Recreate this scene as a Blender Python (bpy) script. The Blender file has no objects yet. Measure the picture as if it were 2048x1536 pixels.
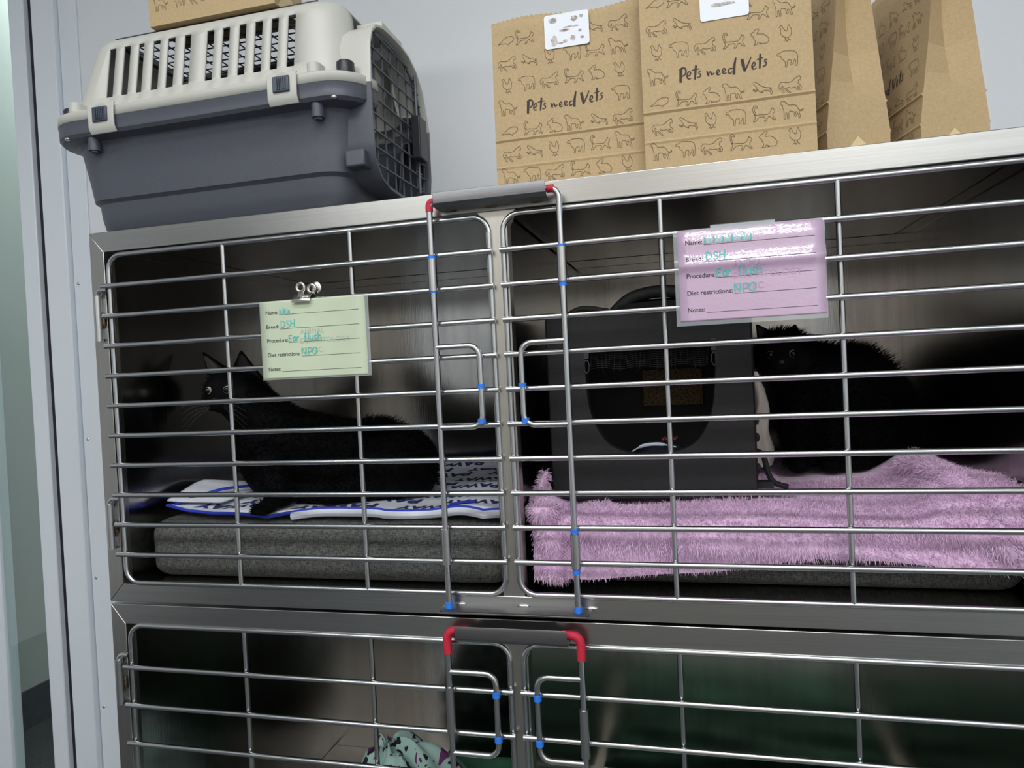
import bpy, bmesh, math, random
import numpy as np
from mathutils import Vector, Matrix
random.seed(5); rng = np.random.default_rng(5)
S = bpy.context.scene; COL = S.collection
# ------------------------------------------------------------------ camera
CAM = (0.95043, -0.96522, 0.35074); YAW, PITCH, ROLL = 0.24698, -0.01903, -0.048625
cam = bpy.data.objects.new('camera', bpy.data.cameras.new('camera')); COL.objects.link(cam)
fw = Vector((-math.sin(YAW)*math.cos(PITCH), math.cos(YAW)*math.cos(PITCH), math.sin(PITCH)))
rt = Vector((math.cos(YAW), math.sin(YAW), 0)); up = rt.cross(fw)
r2 = rt*math.cos(ROLL) + up*math.sin(ROLL); u2 = up*math.cos(ROLL) - rt*math.sin(ROLL)
M = Matrix((r2, u2, -fw)).transposed().to_4x4(); M.translation = CAM
cam.matrix_world = M
cam.data.sensor_width = 36; cam.data.lens = 1411/2048*36; cam.data.clip_start = 0.02
S.camera = cam
# ------------------------------------------------------------------ world, lights, exposure
W = bpy.data.worlds.new('world'); S.world = W; W.use_nodes = True
W.node_tree.nodes['Background'].inputs[0].default_value = (0.88, 0.92, 0.95, 1)
W.node_tree.nodes['Background'].inputs[1].default_value = 0.62
def area(name, loc, size, power, rot=(0, 0, 0), col=(0.93, 0.97, 1.0)):
    l = bpy.data.lights.new(name, 'AREA'); l.shape = 'RECTANGLE'; l.size, l.size_y = size; l.energy = power; l.color = col
    o = bpy.data.objects.new(name, l); COL.objects.link(o); o.location = loc; o.rotation_euler = rot
    return o
area('ceiling_panel_light', (0.75, -1.05, 1.86), (1.3, 0.3), 24, col=(0.98, 1.0, 1.0))
area('ceiling_panel_light', (1.7, -2.3, 1.86), (1.2, 0.6), 52, col=(0.98, 1.0, 1.0))
area('ceiling_panel_light', (-0.4, -2.3, 1.86), (1.2, 0.6), 52, col=(0.98, 1.0, 1.0))
area('next_room_light', (-1.0, 1.6, 1.86), (0.7, 1.2), 19)
S.view_settings.view_transform = 'Standard'; S.view_settings.look = 'None'
S.view_settings.gamma = 1; S.view_settings.exposure = -0.46; S.view_settings.use_curve_mapping = False

# ------------------------------------------------------------------ materials
def lin(r, g, b):
    f = lambda c: (c/255/12.92 if c/255 <= .04045 else ((c/255+.055)/1.055)**2.4)
    return (f(r), f(g), f(b), 1)
def mat(name, col, rough=.5, metal=0., bump=None, var=None, spec=None, coat=0, sheen=0, scale3=None, trans=0, mix=None):
    """bump=(scale,strength) noise bump; var=(scale,amount) colour variation; scale3 stretches the noise"""
    m = bpy.data.materials.new(name); m.use_nodes = True; nt = m.node_tree; N = nt.nodes; L = nt.links
    b = N['Principled BSDF']
    c = col if len(col) == 4 else (*col, 1)
    b.inputs['Base Color'].default_value = c; b.inputs['Roughness'].default_value = rough; b.inputs['Metallic'].default_value = metal
    if spec is not None: b.inputs['Specular IOR Level'].default_value = spec
    b.inputs['Coat Weight'].default_value = coat; b.inputs['Coat Roughness'].default_value = .05
    if sheen: b.inputs['Sheen Weight'].default_value = sheen; b.inputs['Sheen Roughness'].default_value = .5
    if trans: b.inputs['Transmission Weight'].default_value = trans
    tc = N.new('ShaderNodeTexCoord'); src = tc.outputs['Object']
    if scale3:
        mp = N.new('ShaderNodeMapping'); mp.inputs['Scale'].default_value = scale3; L.new(src, mp.inputs['Vector']); src = mp.outputs['Vector']
    if bump:
        n = N.new('ShaderNodeTexNoise'); n.inputs['Scale'].default_value = bump[0]; n.inputs['Detail'].default_value = 4; L.new(src, n.inputs['Vector'])
        bp = N.new('ShaderNodeBump'); bp.inputs['Strength'].default_value = bump[1]; bp.inputs['Distance'].default_value = .002
        L.new(n.outputs['Fac'], bp.inputs['Height']); L.new(bp.outputs['Normal'], b.inputs['Normal'])
    if var:
        n = N.new('ShaderNodeTexNoise'); n.inputs['Scale'].default_value = var[0]; n.inputs['Detail'].default_value = 5; L.new(src, n.inputs['Vector'])
        cr = N.new('ShaderNodeValToRGB'); cr.color_ramp.elements[0].position = .3; cr.color_ramp.elements[1].position = .7
        k = var[1]; c2 = mix if mix else c
        cr.color_ramp.elements[0].color = tuple(x*(1-k) for x in c2[:3])+(1,); cr.color_ramp.elements[1].color = tuple(min(1, x*(1+k)) for x in c[:3])+(1,)
        L.new(n.outputs['Fac'], cr.inputs['Fac']); L.new(cr.outputs['Color'], b.inputs['Base Color'])
    return m
MT = {}
MT['rail'] = mat('brushed_steel_rail', (.45, .45, .44), .28, 1, bump=(60, .035), var=(14, .08), scale3=(.25, 30, 30))
MT['stile'] = mat('brushed_steel_stile', (.46, .45, .42), .30, 1, bump=(60, .035), var=(14, .06), scale3=(30, 30, .25))
MT['inner'] = mat('steel_sheet', (.39, .378, .36), .17, 1, bump=(40, .05), var=(6, .10), scale3=(9, 9, .6))
MT['wire'] = mat('steel_rod', (.56, .57, .58), .24, 1, bump=(90, .06))
MT['tube'] = mat('steel_tube', (.50, .50, .50), .3, 1)
MT['bracket'] = mat('grey_steel_plate', (.19, .19, .20), .42, 1, bump=(80, .08), var=(9, .1), scale3=(1, 14, 14))
MT['weld'] = mat('weld_burn', (.16, .11, .07), .4, 1, bump=(300, .6), var=(60, .6))
MT['tape'] = mat('blue_tape', lin(40, 120, 225), .5)
MT['red'] = mat('red_sleeve', lin(190, 30, 58), .6, bump=(500, .3))
MT['wall'] = mat('white_wall_panel', lin(228, 232, 237), .42, bump=(120, .02))
MT['frame_al'] = mat('white_aluminium', lin(226, 234, 242), .35)
MT['seal'] = mat('black_rubber_seal', (.012, .012, .02), .5)
MT['cream'] = mat('pale_green_wall', lin(196, 203, 197), .6)
MT['skirt'] = mat('dark_vinyl_skirting', lin(62, 66, 72), .5, var=(40, .25))
MT['floor'] = mat('grey_vinyl_floor', lin(66, 68, 70), .45, var=(120, .35))
MT['farwall'] = mat('taupe_far_wall', lin(200, 192, 182), .7)
MT['paleblue'] = mat('pale_blue_added_leaf', lin(150, 160, 168), .5)
MT['glowpane'] = mat('reflection_glow', (.5, .5, .5), .3); _b = MT['glowpane'].node_tree.nodes['Principled BSDF']; _b.inputs['Emission Color'].default_value = (.9, .97, 1, 1); _b.inputs['Emission Strength'].default_value = .7  # glow added to brighten what the steel reflects, no known window
MT['ceil'] = mat('white_ceiling', (.8, .8, .8), .8)
MT['kraft'] = mat('kraft_paper', lin(180, 156, 118), .75, bump=(220, .05), var=(260, .07))
MT['kraft2'] = mat('kraft_paper_inner', lin(214, 192, 150), .75)
MT['ink'] = mat('brown_ink', lin(92, 72, 50), .7)
MT['ink2'] = mat('dark_brown_lettering', lin(52, 40, 38), .7)
MT['sticker'] = mat('white_sticker', lin(228, 232, 240), .45)
MT['smudge'] = mat('faded_ink', lin(196, 190, 186), .6, var=(220, .3), mix=lin(120, 110, 108))
MT['beige'] = mat('beige_plastic', lin(188, 188, 181), .42, bump=(500, .04))
MT['slate'] = mat('slate_plastic', lin(70, 73, 83), .45, bump=(700, .12))
MT['black_pl'] = mat('black_plastic', lin(40, 41, 46), .4)
MT['slider'] = mat('blue_grey_slider', lin(58, 66, 80), .4)
MT['dwire'] = mat('grey_coated_wire', lin(82, 88, 98), .4)
MT['screw'] = mat('screw_head', (.7, .7, .7), .3, 1)
MT['green'] = mat('green_card', lin(194, 206, 180), .35, coat=.25, var=(14, .05))
MT['pinkc'] = mat('pink_card', lin(192, 163, 192), .45, coat=1, bump=(240, .28), var=(14, .03))
nt_ = MT['pinkc'].node_tree; b_ = nt_.nodes['Principled BSDF']; l_ = b_.inputs['Normal'].links[0]; src_ = l_.from_socket; nt_.links.remove(l_); nt_.links.new(src_, b_.inputs['Coat Normal']); b_.inputs['Coat Roughness'].default_value = .05; b_.inputs['Coat IOR'].default_value = 2.0
MT['film'] = mat('laminate_edge', lin(165, 172, 176), .12, spec=.8)
MT['print'] = mat('black_print', lin(58, 58, 62), .6)
MT['faint'] = mat('faint_grey_print', lin(170, 184, 164), .6)
MT['faintp'] = mat('faint_mauve_print', lin(178, 150, 180), .6)
MT['teal'] = mat('teal_marker', lin(80, 186, 180), .5)
MT['tealp'] = mat('pale_teal_marker', lin(150, 208, 200), .5)
MT['chrome'] = mat('nickel_clip', (.78, .75, .7), .16, 1)
MT['fur'] = mat('black_fur', (.0032, .0032, .004), .8, spec=.08)
MT['earin'] = mat('ear_skin', (.03, .024, .024), .6)
MT['iris'] = mat('pale_green_iris', lin(175, 190, 160), .1, coat=1)
MT['pupil'] = mat('black_pupil', (.002, .002, .003), .08, spec=.35)
MT['whisk'] = mat('whisker', (.04, .04, .04), .5)
MT['canvas'] = mat('black_canvas', (.0085, .0085, .0095), .7, bump=(600, .3))
MT['mesh'] = mat('black_mesh', (.006, .006, .0065), .8)
MT['zip'] = mat('black_zip', (.03, .03, .033), .4)
MT['navy'] = mat('navy_fleece', lin(20, 26, 48), .9, var=(45, .6))
MT['whitef'] = mat('white_fleece', lin(205, 210, 225), .9, bump=(500, .4))
MT['redf'] = mat('red_stripe', lin(120, 30, 45), .9)
MT['whitec'] = mat('white_cloth', lin(226, 224, 220), .9, var=(9, .22), mix=lin(205, 180, 155))
MT['hem'] = mat('blue_binding', lin(38, 58, 178), .7, bump=(900, .4))
MT['towelink'] = mat('dark_blue_letters', lin(42, 48, 108), .8)
MT['towel'] = mat('white_microfibre', lin(222, 226, 236), .9, bump=(800, .4))
MT['pink'] = mat('pink_plush', lin(228, 196, 226), .85, var=(30, .08), sheen=.3)
MT['pinkf'] = mat('pink_plush_fibre', lin(232, 202, 230), .7, var=(25, .10))
MT['mint'] = None
def fabric_mat():
    m = mat('grey_tweed', (.09, .093, .088), .9); nt = m.node_tree; N = nt.nodes; L = nt.links; b = N['Principled BSDF']
    tc = N.new('ShaderNodeTexCoord')
    acc = None
    for sc in ((520, 90, 90), (90, 520, 520)):
        mp = N.new('ShaderNodeMapping'); mp.inputs['Scale'].default_value = sc; L.new(tc.outputs['Object'], mp.inputs['Vector'])
        n = N.new('ShaderNodeTexNoise'); n.inputs['Scale'].default_value = 1.6; n.inputs['Detail'].default_value = 2; L.new(mp.outputs['Vector'], n.inputs['Vector'])
        if acc is None: acc = n.outputs['Fac']
        else:
            a = N.new('ShaderNodeMath'); a.operation = 'ADD'; L.new(acc, a.inputs[0]); L.new(n.outputs['Fac'], a.inputs[1]); acc = a.outputs[0]
    cr = N.new('ShaderNodeValToRGB'); e = cr.color_ramp.elements
    e[0].position = .38; e[0].color = (.026, .027, .025, 1); e[1].position = .62; e[1].color = (.135, .138, .130, 1)
    hf = N.new('ShaderNodeMath'); hf.operation = 'MULTIPLY'; hf.inputs[1].default_value = .5; L.new(acc, hf.inputs[0])
    L.new(hf.outputs[0], cr.inputs['Fac']); L.new(cr.outputs['Color'], b.inputs['Base Color'])
    bp = N.new('ShaderNodeBump'); bp.inputs['Strength'].default_value = .4; bp.inputs['Distance'].default_value = .001
    L.new(hf.outputs[0], bp.inputs['Height']); L.new(bp.outputs['Normal'], b.inputs['Normal'])
    return m
MT['tweed'] = fabric_mat()
def mint_mat():
    m = mat('mint_print_cloth', (.4, .5, .47), .9); nt = m.node_tree; N = nt.nodes; L = nt.links; b = N['Principled BSDF']
    tc = N.new('ShaderNodeTexCoord'); n = N.new('ShaderNodeTexNoise'); n.inputs['Scale'].default_value = 24; n.inputs['Detail'].default_value = 1.5; n.inputs['Distortion'].default_value = 1.2
    L.new(tc.outputs['Object'], n.inputs['Vector']); cr = N.new('ShaderNodeValToRGB'); cr.color_ramp.interpolation = 'CONSTANT'
    e = cr.color_ramp.elements; e[0].position = 0; e[0].color = (.012, .012, .02, 1); e[1].position = .44; e[1].color = lin(175, 208, 200)
    q = cr.color_ramp.elements.new(.64); q.color = (.16, .035, .15, 1)
    L.new(n.outputs['Fac'], cr.inputs['Fac']); L.new(cr.outputs['Color'], b.inputs['Base Color']); return m
MT['mint'] = mint_mat()
MT['greenf'] = mat('dark_green_fleece', lin(76, 128, 104), .9, var=(12, .5))
def glass_mat():
    m = bpy.data.materials.new('clear_glass'); m.use_nodes = True; nt = m.node_tree; N = nt.nodes; L = nt.links
    b = N['Principled BSDF']; N.remove(b); out = [x for x in N if x.type == 'OUTPUT_MATERIAL'][0]
    t = N.new('ShaderNodeBsdfTransparent'); t.inputs[0].default_value = (.90, .95, .93, 1); g = N.new('ShaderNodeBsdfGlossy'); g.inputs['Roughness'].default_value = .02
    lw = N.new('ShaderNodeLayerWeight'); lw.inputs['Blend'].default_value = .5; pw = N.new('ShaderNodeMath'); pw.operation = 'POWER'; pw.inputs[1].default_value = 4
    f = N.new('ShaderNodeMath'); f.operation = 'MULTIPLY_ADD'; f.inputs[1].default_value = .7; f.inputs[2].default_value = .05; L.new(lw.outputs['Facing'], pw.inputs[0]); L.new(pw.outputs[0], f.inputs[0]); x = N.new('ShaderNodeMixShader')
    L.new(f.outputs[0], x.inputs[0]); L.new(t.outputs[0], x.inputs[1]); L.new(g.outputs[0], x.inputs[2]); L.new(x.outputs[0], out.inputs['Surface'])
    return m
MT['glass'] = glass_mat()
def film_mat():
    m = bpy.data.materials.new('clear_film'); m.use_nodes = True; nt = m.node_tree; N = nt.nodes; L = nt.links
    b = N['Principled BSDF']; b.inputs['Base Color'].default_value = (.62, .66, .68, 1); b.inputs['Roughness'].default_value = .12; b.inputs['Alpha'].default_value = .38
    return m
MT['film'] = film_mat()

# ------------------------------------------------------------------ mesh builder
class MB:
    def __init__(s): s.v = []; s.f = []
    def add(s, vs, fs):
        o = len(s.v); s.v += [tuple(p) for p in vs]; s.f += [tuple(i+o for i in f) for f in fs]; return s
    def box(s, x0, x1, y0, y1, z0, z1):
        return s.add([(x0,y0,z0),(x1,y0,z0),(x1,y1,z0),(x0,y1,z0),(x0,y0,z1),(x1,y0,z1),(x1,y1,z1),(x0,y1,z1)],
                     [(0,3,2,1),(4,5,6,7),(0,1,5,4),(1,2,6,5),(2,3,7,6),(3,0,4,7)])
    def prism(s, poly, y0, y1):                       # polygon in (x,z), counter-clockwise seen from -y
        n = len(poly)
        return s.add([(x,y0,z) for x,z in poly]+[(x,y1,z) for x,z in poly],
                     [tuple(range(n)), tuple(range(2*n-1,n-1,-1))]+[(i,i+n,(i+1)%n+n,(i+1)%n) for i in range(n)])
    def loft(s, rings, cap0=True, cap1=True, closed=True, skip=None):
        n = len(rings[0]); o = []
        for r in rings: o += list(r)
        fs = []
        for k in range(len(rings)-1):
            for i in range(n if closed else n-1):
                if skip and skip(k, i): continue
                j = (i+1) % n
                fs.append((k*n+i, k*n+j, (k+1)*n+j, (k+1)*n+i))
        if cap0: fs.append(tuple(range(n-1,-1,-1)))
        if cap1: fs.append(tuple(range((len(rings)-1)*n, len(rings)*n)))
        return s.add(o, fs)
    def tube(s, pts, r, n=10, cap=True, closed=False):
        P = [Vector(p) for p in pts]; R = r if isinstance(r, (list, tuple)) else [r]*len(P)
        T = []
        for i in range(len(P)):
            a = P[(i-1) % len(P)] if (closed or i > 0) else P[0]; b = P[(i+1) % len(P)] if (closed or i < len(P)-1) else P[-1]
            T.append((b-a).normalized())
        N = T[0].orthogonal().normalized(); rings = []
        for i, p in enumerate(P):
            N = (N - T[i]*N.dot(T[i])); N = N.normalized() if N.length > 1e-6 else T[i].orthogonal().normalized()
            B = T[i].cross(N)
            rings.append([p+(N*math.cos(2*math.pi*k/n)+B*math.sin(2*math.pi*k/n))*R[i] for k in range(n)])
        if closed: rings.append(rings[0]); return s.loft(rings, False, False)
        return s.loft(rings, cap, cap)
    def cyl(s, a, b, r, n=14): return s.tube([a, b], r, n)
    def ball(s, c, r, sx=1, sy=1, sz=1, nu=14, nv=9):
        c = Vector(c); rings = []
        for j in range(1, nv):
            t = math.pi*j/nv
            rings.append([(c.x+r*sx*math.sin(t)*math.cos(2*math.pi*i/nu), c.y+r*sy*math.sin(t)*math.sin(2*math.pi*i/nu), c.z-r*sz*math.cos(t)) for i in range(nu)])
        return s.loft(rings)
    def build(s, name, m, parent=None, bevel=0, smooth=40, seg=2, loc=None):
        used = sorted({i for f in s.f for i in f}); ix = {q: k for k, q in enumerate(used)}
        me = bpy.data.meshes.new(name); me.from_pydata([tuple(s.v[q]) for q in used], [], [tuple(ix[i] for i in f) for f in s.f]); me.validate(); me.update()
        if smooth:
            me.shade_smooth(); me.set_sharp_from_angle(angle=math.radians(smooth))
        o = bpy.data.objects.new(name, me); COL.objects.link(o)
        if m is not None: me.materials.append(MT[m] if isinstance(m, str) else m)
        if parent: o.parent = parent
        if bevel:
            b = o.modifiers.new('bevel', 'BEVEL'); b.width = bevel; b.segments = seg; b.limit_method = 'ANGLE'; b.angle_limit = math.radians(35)
            b.harden_normals = False
        return o
def fillet(pts, r, n=6):
    P = [Vector(p) for p in pts]; out = [P[0]]
    for i in range(1, len(P)-1):
        a, b, c = P[i-1], P[i], P[i+1]; u = (a-b).normalized(); v = (c-b).normalized()
        ang = u.angle(v); d = min(r/math.tan(ang/2), (a-b).length*.49, (c-b).length*.49); rr = d*math.tan(ang/2)
        ce = b+(u+v).normalized()*(rr/math.sin(ang/2))
        s0 = b+u*d-ce; s1 = b+v*d-ce; tot = s0.angle(s1)
        for k in range(n+1):
            t = k/n; out.append(ce+(s0*math.sin((1-t)*tot)+s1*math.sin(t*tot))/math.sin(tot))
    out.append(P[-1]); return out
def ring_path(x0, x1, z0, z1, r, y, n=7):
    out = []
    for cx, cz, a0 in ((x1-r, z1-r, 0), (x0+r, z1-r, 90), (x0+r, z0+r, 180), (x1-r, z0+r, 270)):
        for k in range(n+1):
            a = math.radians(a0+90*k/n); out.append((cx+r*math.cos(a), y, cz+r*math.sin(a)))
    return out
def smooth_path(pts, sub=5, closed=False):
    P = np.array(pts, float); n = len(P); out = []
    for i in range(n if closed else n-1):
        p0 = P[(i-1) % n] if (closed or i) else P[0]; p1 = P[i]; p2 = P[(i+1) % n]; p3 = P[(i+2) % n] if (closed or i+2 < n) else P[n-1]
        for k in range(sub):
            t = k/sub; out.append(.5*((2*p1)+(-p0+p2)*t+(2*p0-5*p1+4*p2-p3)*t*t+(-p0+3*p1-3*p2+p3)*t**3))
    if not closed: out.append(P[-1])
    return [tuple(p) for p in out]
def ribbon(mb, pts, w, F, closed=False):
    """flat stroke of width w (number or list) along 2D pts; F maps (u,v) to 3D"""
    P = [np.array(p, float) for p in pts]; n = len(P); vs = []; W_ = w if isinstance(w, (list, tuple)) else [w]*n
    for i in range(n):
        a = P[(i-1) % n] if (closed or i) else P[0]; b = P[(i+1) % n] if (closed or i < n-1) else P[-1]
        d = b-a; l = np.hypot(*d); d = d/l if l > 1e-9 else np.array([1., 0]); q = np.array([-d[1], d[0]])*W_[i]/2
        vs += [F(*(P[i]+q)), F(*(P[i]-q))]
    m = n if closed else n-1
    mb.add(vs, [(2*i, 2*i+1, 2*((i+1) % n)+1, 2*((i+1) % n)) for i in range(m)])
def text_into(mb, txt, u0, v0, width, F, size=None, flip=False, bold=0):
    c = bpy.data.curves.new('t', 'FONT'); c.body = txt; c.resolution_u = 3; c.offset = bold
    o = bpy.data.objects.new('t', c); me = bpy.data.meshes.new_from_object(o)
    V = np.array([v.co[:] for v in me.vertices]); fs = [tuple(p.vertices) for p in me.polygons]
    V[:, 0] -= V[:, 0].min(); k = (width/V[:, 0].max()) if width else size
    if flip: V[:, 0] = V[:, 0].max()-V[:, 0]; V[:, 1] = V[:, 1].max()-V[:, 1]
    mb.add([F(u0+x*k, v0+y*k) for x, y, _ in V], fs)
    bpy.data.objects.remove(o); bpy.data.curves.remove(c); bpy.data.meshes.remove(me)
def tag(o, label=None, cat=None, group=None, kind=None):
    if label: o['label'] = label
    if cat: o['category'] = cat
    if group: o['group'] = group
    if kind: o['kind'] = kind
    return o
def empty(name, loc=(0, 0, 0), rz=0):
    o = bpy.data.objects.new(name, None); COL.objects.link(o); o.location = loc; o.rotation_euler = (0, 0, rz); o.empty_display_size = .05; return o
def keep(parent, *kids):          # parent meshes modelled in world coordinates under an empty that stands elsewhere
    inv = Matrix.Translation(Vector(parent.location)) @ Matrix.Rotation(parent.rotation_euler.z, 4, 'Z'); inv.invert()
    for k in kids: k.parent = parent; k.matrix_parent_inverse = inv
def blades(V, Fc, count, length, width, droop=(0, 0, -.3), jitter=.5, along=None, mask=None, along_w=.6):
    """thin tapered hairs standing on a triangulated surface: returns an MB"""
    V = np.asarray(V, float); T = []
    for f in Fc:
        for k in range(1, len(f)-1): T.append((f[0], f[k], f[k+1]))
    T = np.array(T); A, B, C = V[T[:, 0]], V[T[:, 1]], V[T[:, 2]]; N = np.cross(B-A, C-A); ar = np.linalg.norm(N, axis=1)+1e-12; N = N/ar[:, None]
    if mask is not None: ar = ar*mask((A+B+C)/3, N)
    idx = rng.choice(len(T), count, p=ar/ar.sum()); u = rng.random(count); v = rng.random(count); fl = u+v > 1; u[fl] = 1-u[fl]; v[fl] = 1-v[fl]
    P = A[idx]+(B-A)[idx]*u[:, None]+(C-A)[idx]*v[:, None]; n = N[idx]
    d = n+rng.normal(0, jitter, (count, 3))
    if along is not None: d = d + (along(P) if callable(along) else np.array(along))*along_w
    d -= 0; d = d/np.linalg.norm(d, axis=1)[:, None]
    Ls = length*rng.uniform(.55, 1.2, count); dr = np.array(droop)
    sd = np.cross(d, rng.normal(0, 1, (count, 3))); sd = sd/np.linalg.norm(sd, axis=1)[:, None]*(width/2)
    mid = P+d*Ls[:, None]*.55; d2 = d+dr; d2 = d2/np.linalg.norm(d2, axis=1)[:, None]; tip = mid+d2*Ls[:, None]*.45
    vs = np.stack([P-sd-n*.0008, P+sd-n*.0008, mid+sd*.75, mid-sd*.75, tip], 1).reshape(-1, 3)
    mb = MB(); mb.v = [tuple(x) for x in vs]; mb.f = []
    for i in range(count): o = i*5; mb.f.append((o, o+1, o+2, o+3)); mb.f.append((o+3, o+2, o+4))
    return mb

# ------------------------------------------------------------------ room
def struct(o): o['kind'] = 'structure'; return o
YW = .68
FZ = -.83
struct(MB().box(-2.2, 2.6, -3.0, 3.2, FZ-.1, FZ).build('floor', 'floor', smooth=0))
struct(MB().box(-2.2, 2.6, -3.0, 3.2, 1.9, 2.0).build('ceiling', 'ceil', smooth=0))
struct(MB().box(-.715, 2.6, YW, YW+.1, FZ, 1.9).build('wall_back', 'wall', smooth=0))
struct(MB().box(2.5, 2.6, -3.0, YW, FZ, 1.9).build('wall_right', 'wall', smooth=0))
struct(MB().box(-1.50, -1.37, YW+.1, 3.2, FZ, 1.9).build('wall_left', 'cream', smooth=0))
struct(MB().box(-2.2, .2, 3.1, 3.2, FZ, 1.9).build('wall_far', 'cream', smooth=0))
wf = struct(MB().box(-2.2, 2.6, -3.1, -3.0, FZ, 1.9).build('wall_front', 'farwall', smooth=0))  # unseen wall behind the camera, put in for the steel to reflect
d2 = struct(MB().box(-1.20, -1.10, -3.0, -2.96, FZ, 1.3).build('added_doorway', 'frame_al', bevel=.003))  # invented doorway out of view, gives the cage walls pale reflections
MB().box(-.62, -.42, -3.0, -2.96, FZ, 1.3).build('edge_post', 'frame_al', d2, bevel=.003)  # white post of the added doorway, there only to be reflected
MB().box(-1.10, -.62, -3.0, -2.98, FZ, 1.2).build('added_door_leaf', 'paleblue', d2)
MB().box(-1.02, -.70, -2.98, -2.97, -.1, 1.1).build('added_glow_pane', 'glowpane', d2)  # added glowing panel, brightens reflections in the left cage's back wall
struct(MB().box(-2.2, -1.22, -3.0, -2.9, FZ, 1.9).build('added_dark_panel', 'skirt', smooth=0))  # unseen dark panel added to darken reflections at the left
d3 = struct(MB().box(1.80, 2.06, -3.0, -2.96, FZ, 1.5).build('added_white_strip', 'frame_al', bevel=.003))  # white strip out of view, added as a bright reflection for the right cage
b = MB(); b.box(-1.37, -1.362, YW+.1, 3.1, FZ, FZ+.135)
struct(b.build('baseboard_left', 'skirt', smooth=0))
# riveted aluminium strip on the wall
t1 = MB().box(-.722, -.662, YW-.006, YW, FZ, 1.9).build('trim_1', 'frame_al', bevel=.0015); struct(t1)
for z in (-.55, -.18, .215, .655, 1.10, 1.6): MB().ball((-.708, YW-.006, z), .005, 1, .45, 1).build('rivet', 'screw', t1)
t2 = MB().box(-.800, -.724, YW-.022, YW+.05, FZ, 1.9).build('trim_2', 'frame_al', bevel=.003); struct(t2)
d1 = struct(MB().box(-.875, -.822, YW-.025, YW+.03, FZ, 1.9).build('door_1', 'frame_al', bevel=.003))
MB().box(-.821, -.800, YW-.010, YW+.03, FZ, 1.9).build('seal_strip', 'seal', d1)
MB().box(-1.042, -.875, YW-.002, YW+.004, FZ+.0, 1.9).build('glass_pane', 'glass', d1, smooth=0)
MB().box(-1.10, -1.042, YW-.012, YW+.03, FZ, .75).build('edge_post', 'frame_al', d1, bevel=.003)
MB().box(-1.6, -1.10, YW-.01, YW+.03, FZ, 1.9).build('side_panel', 'frame_al', d1, bevel=.003)

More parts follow.
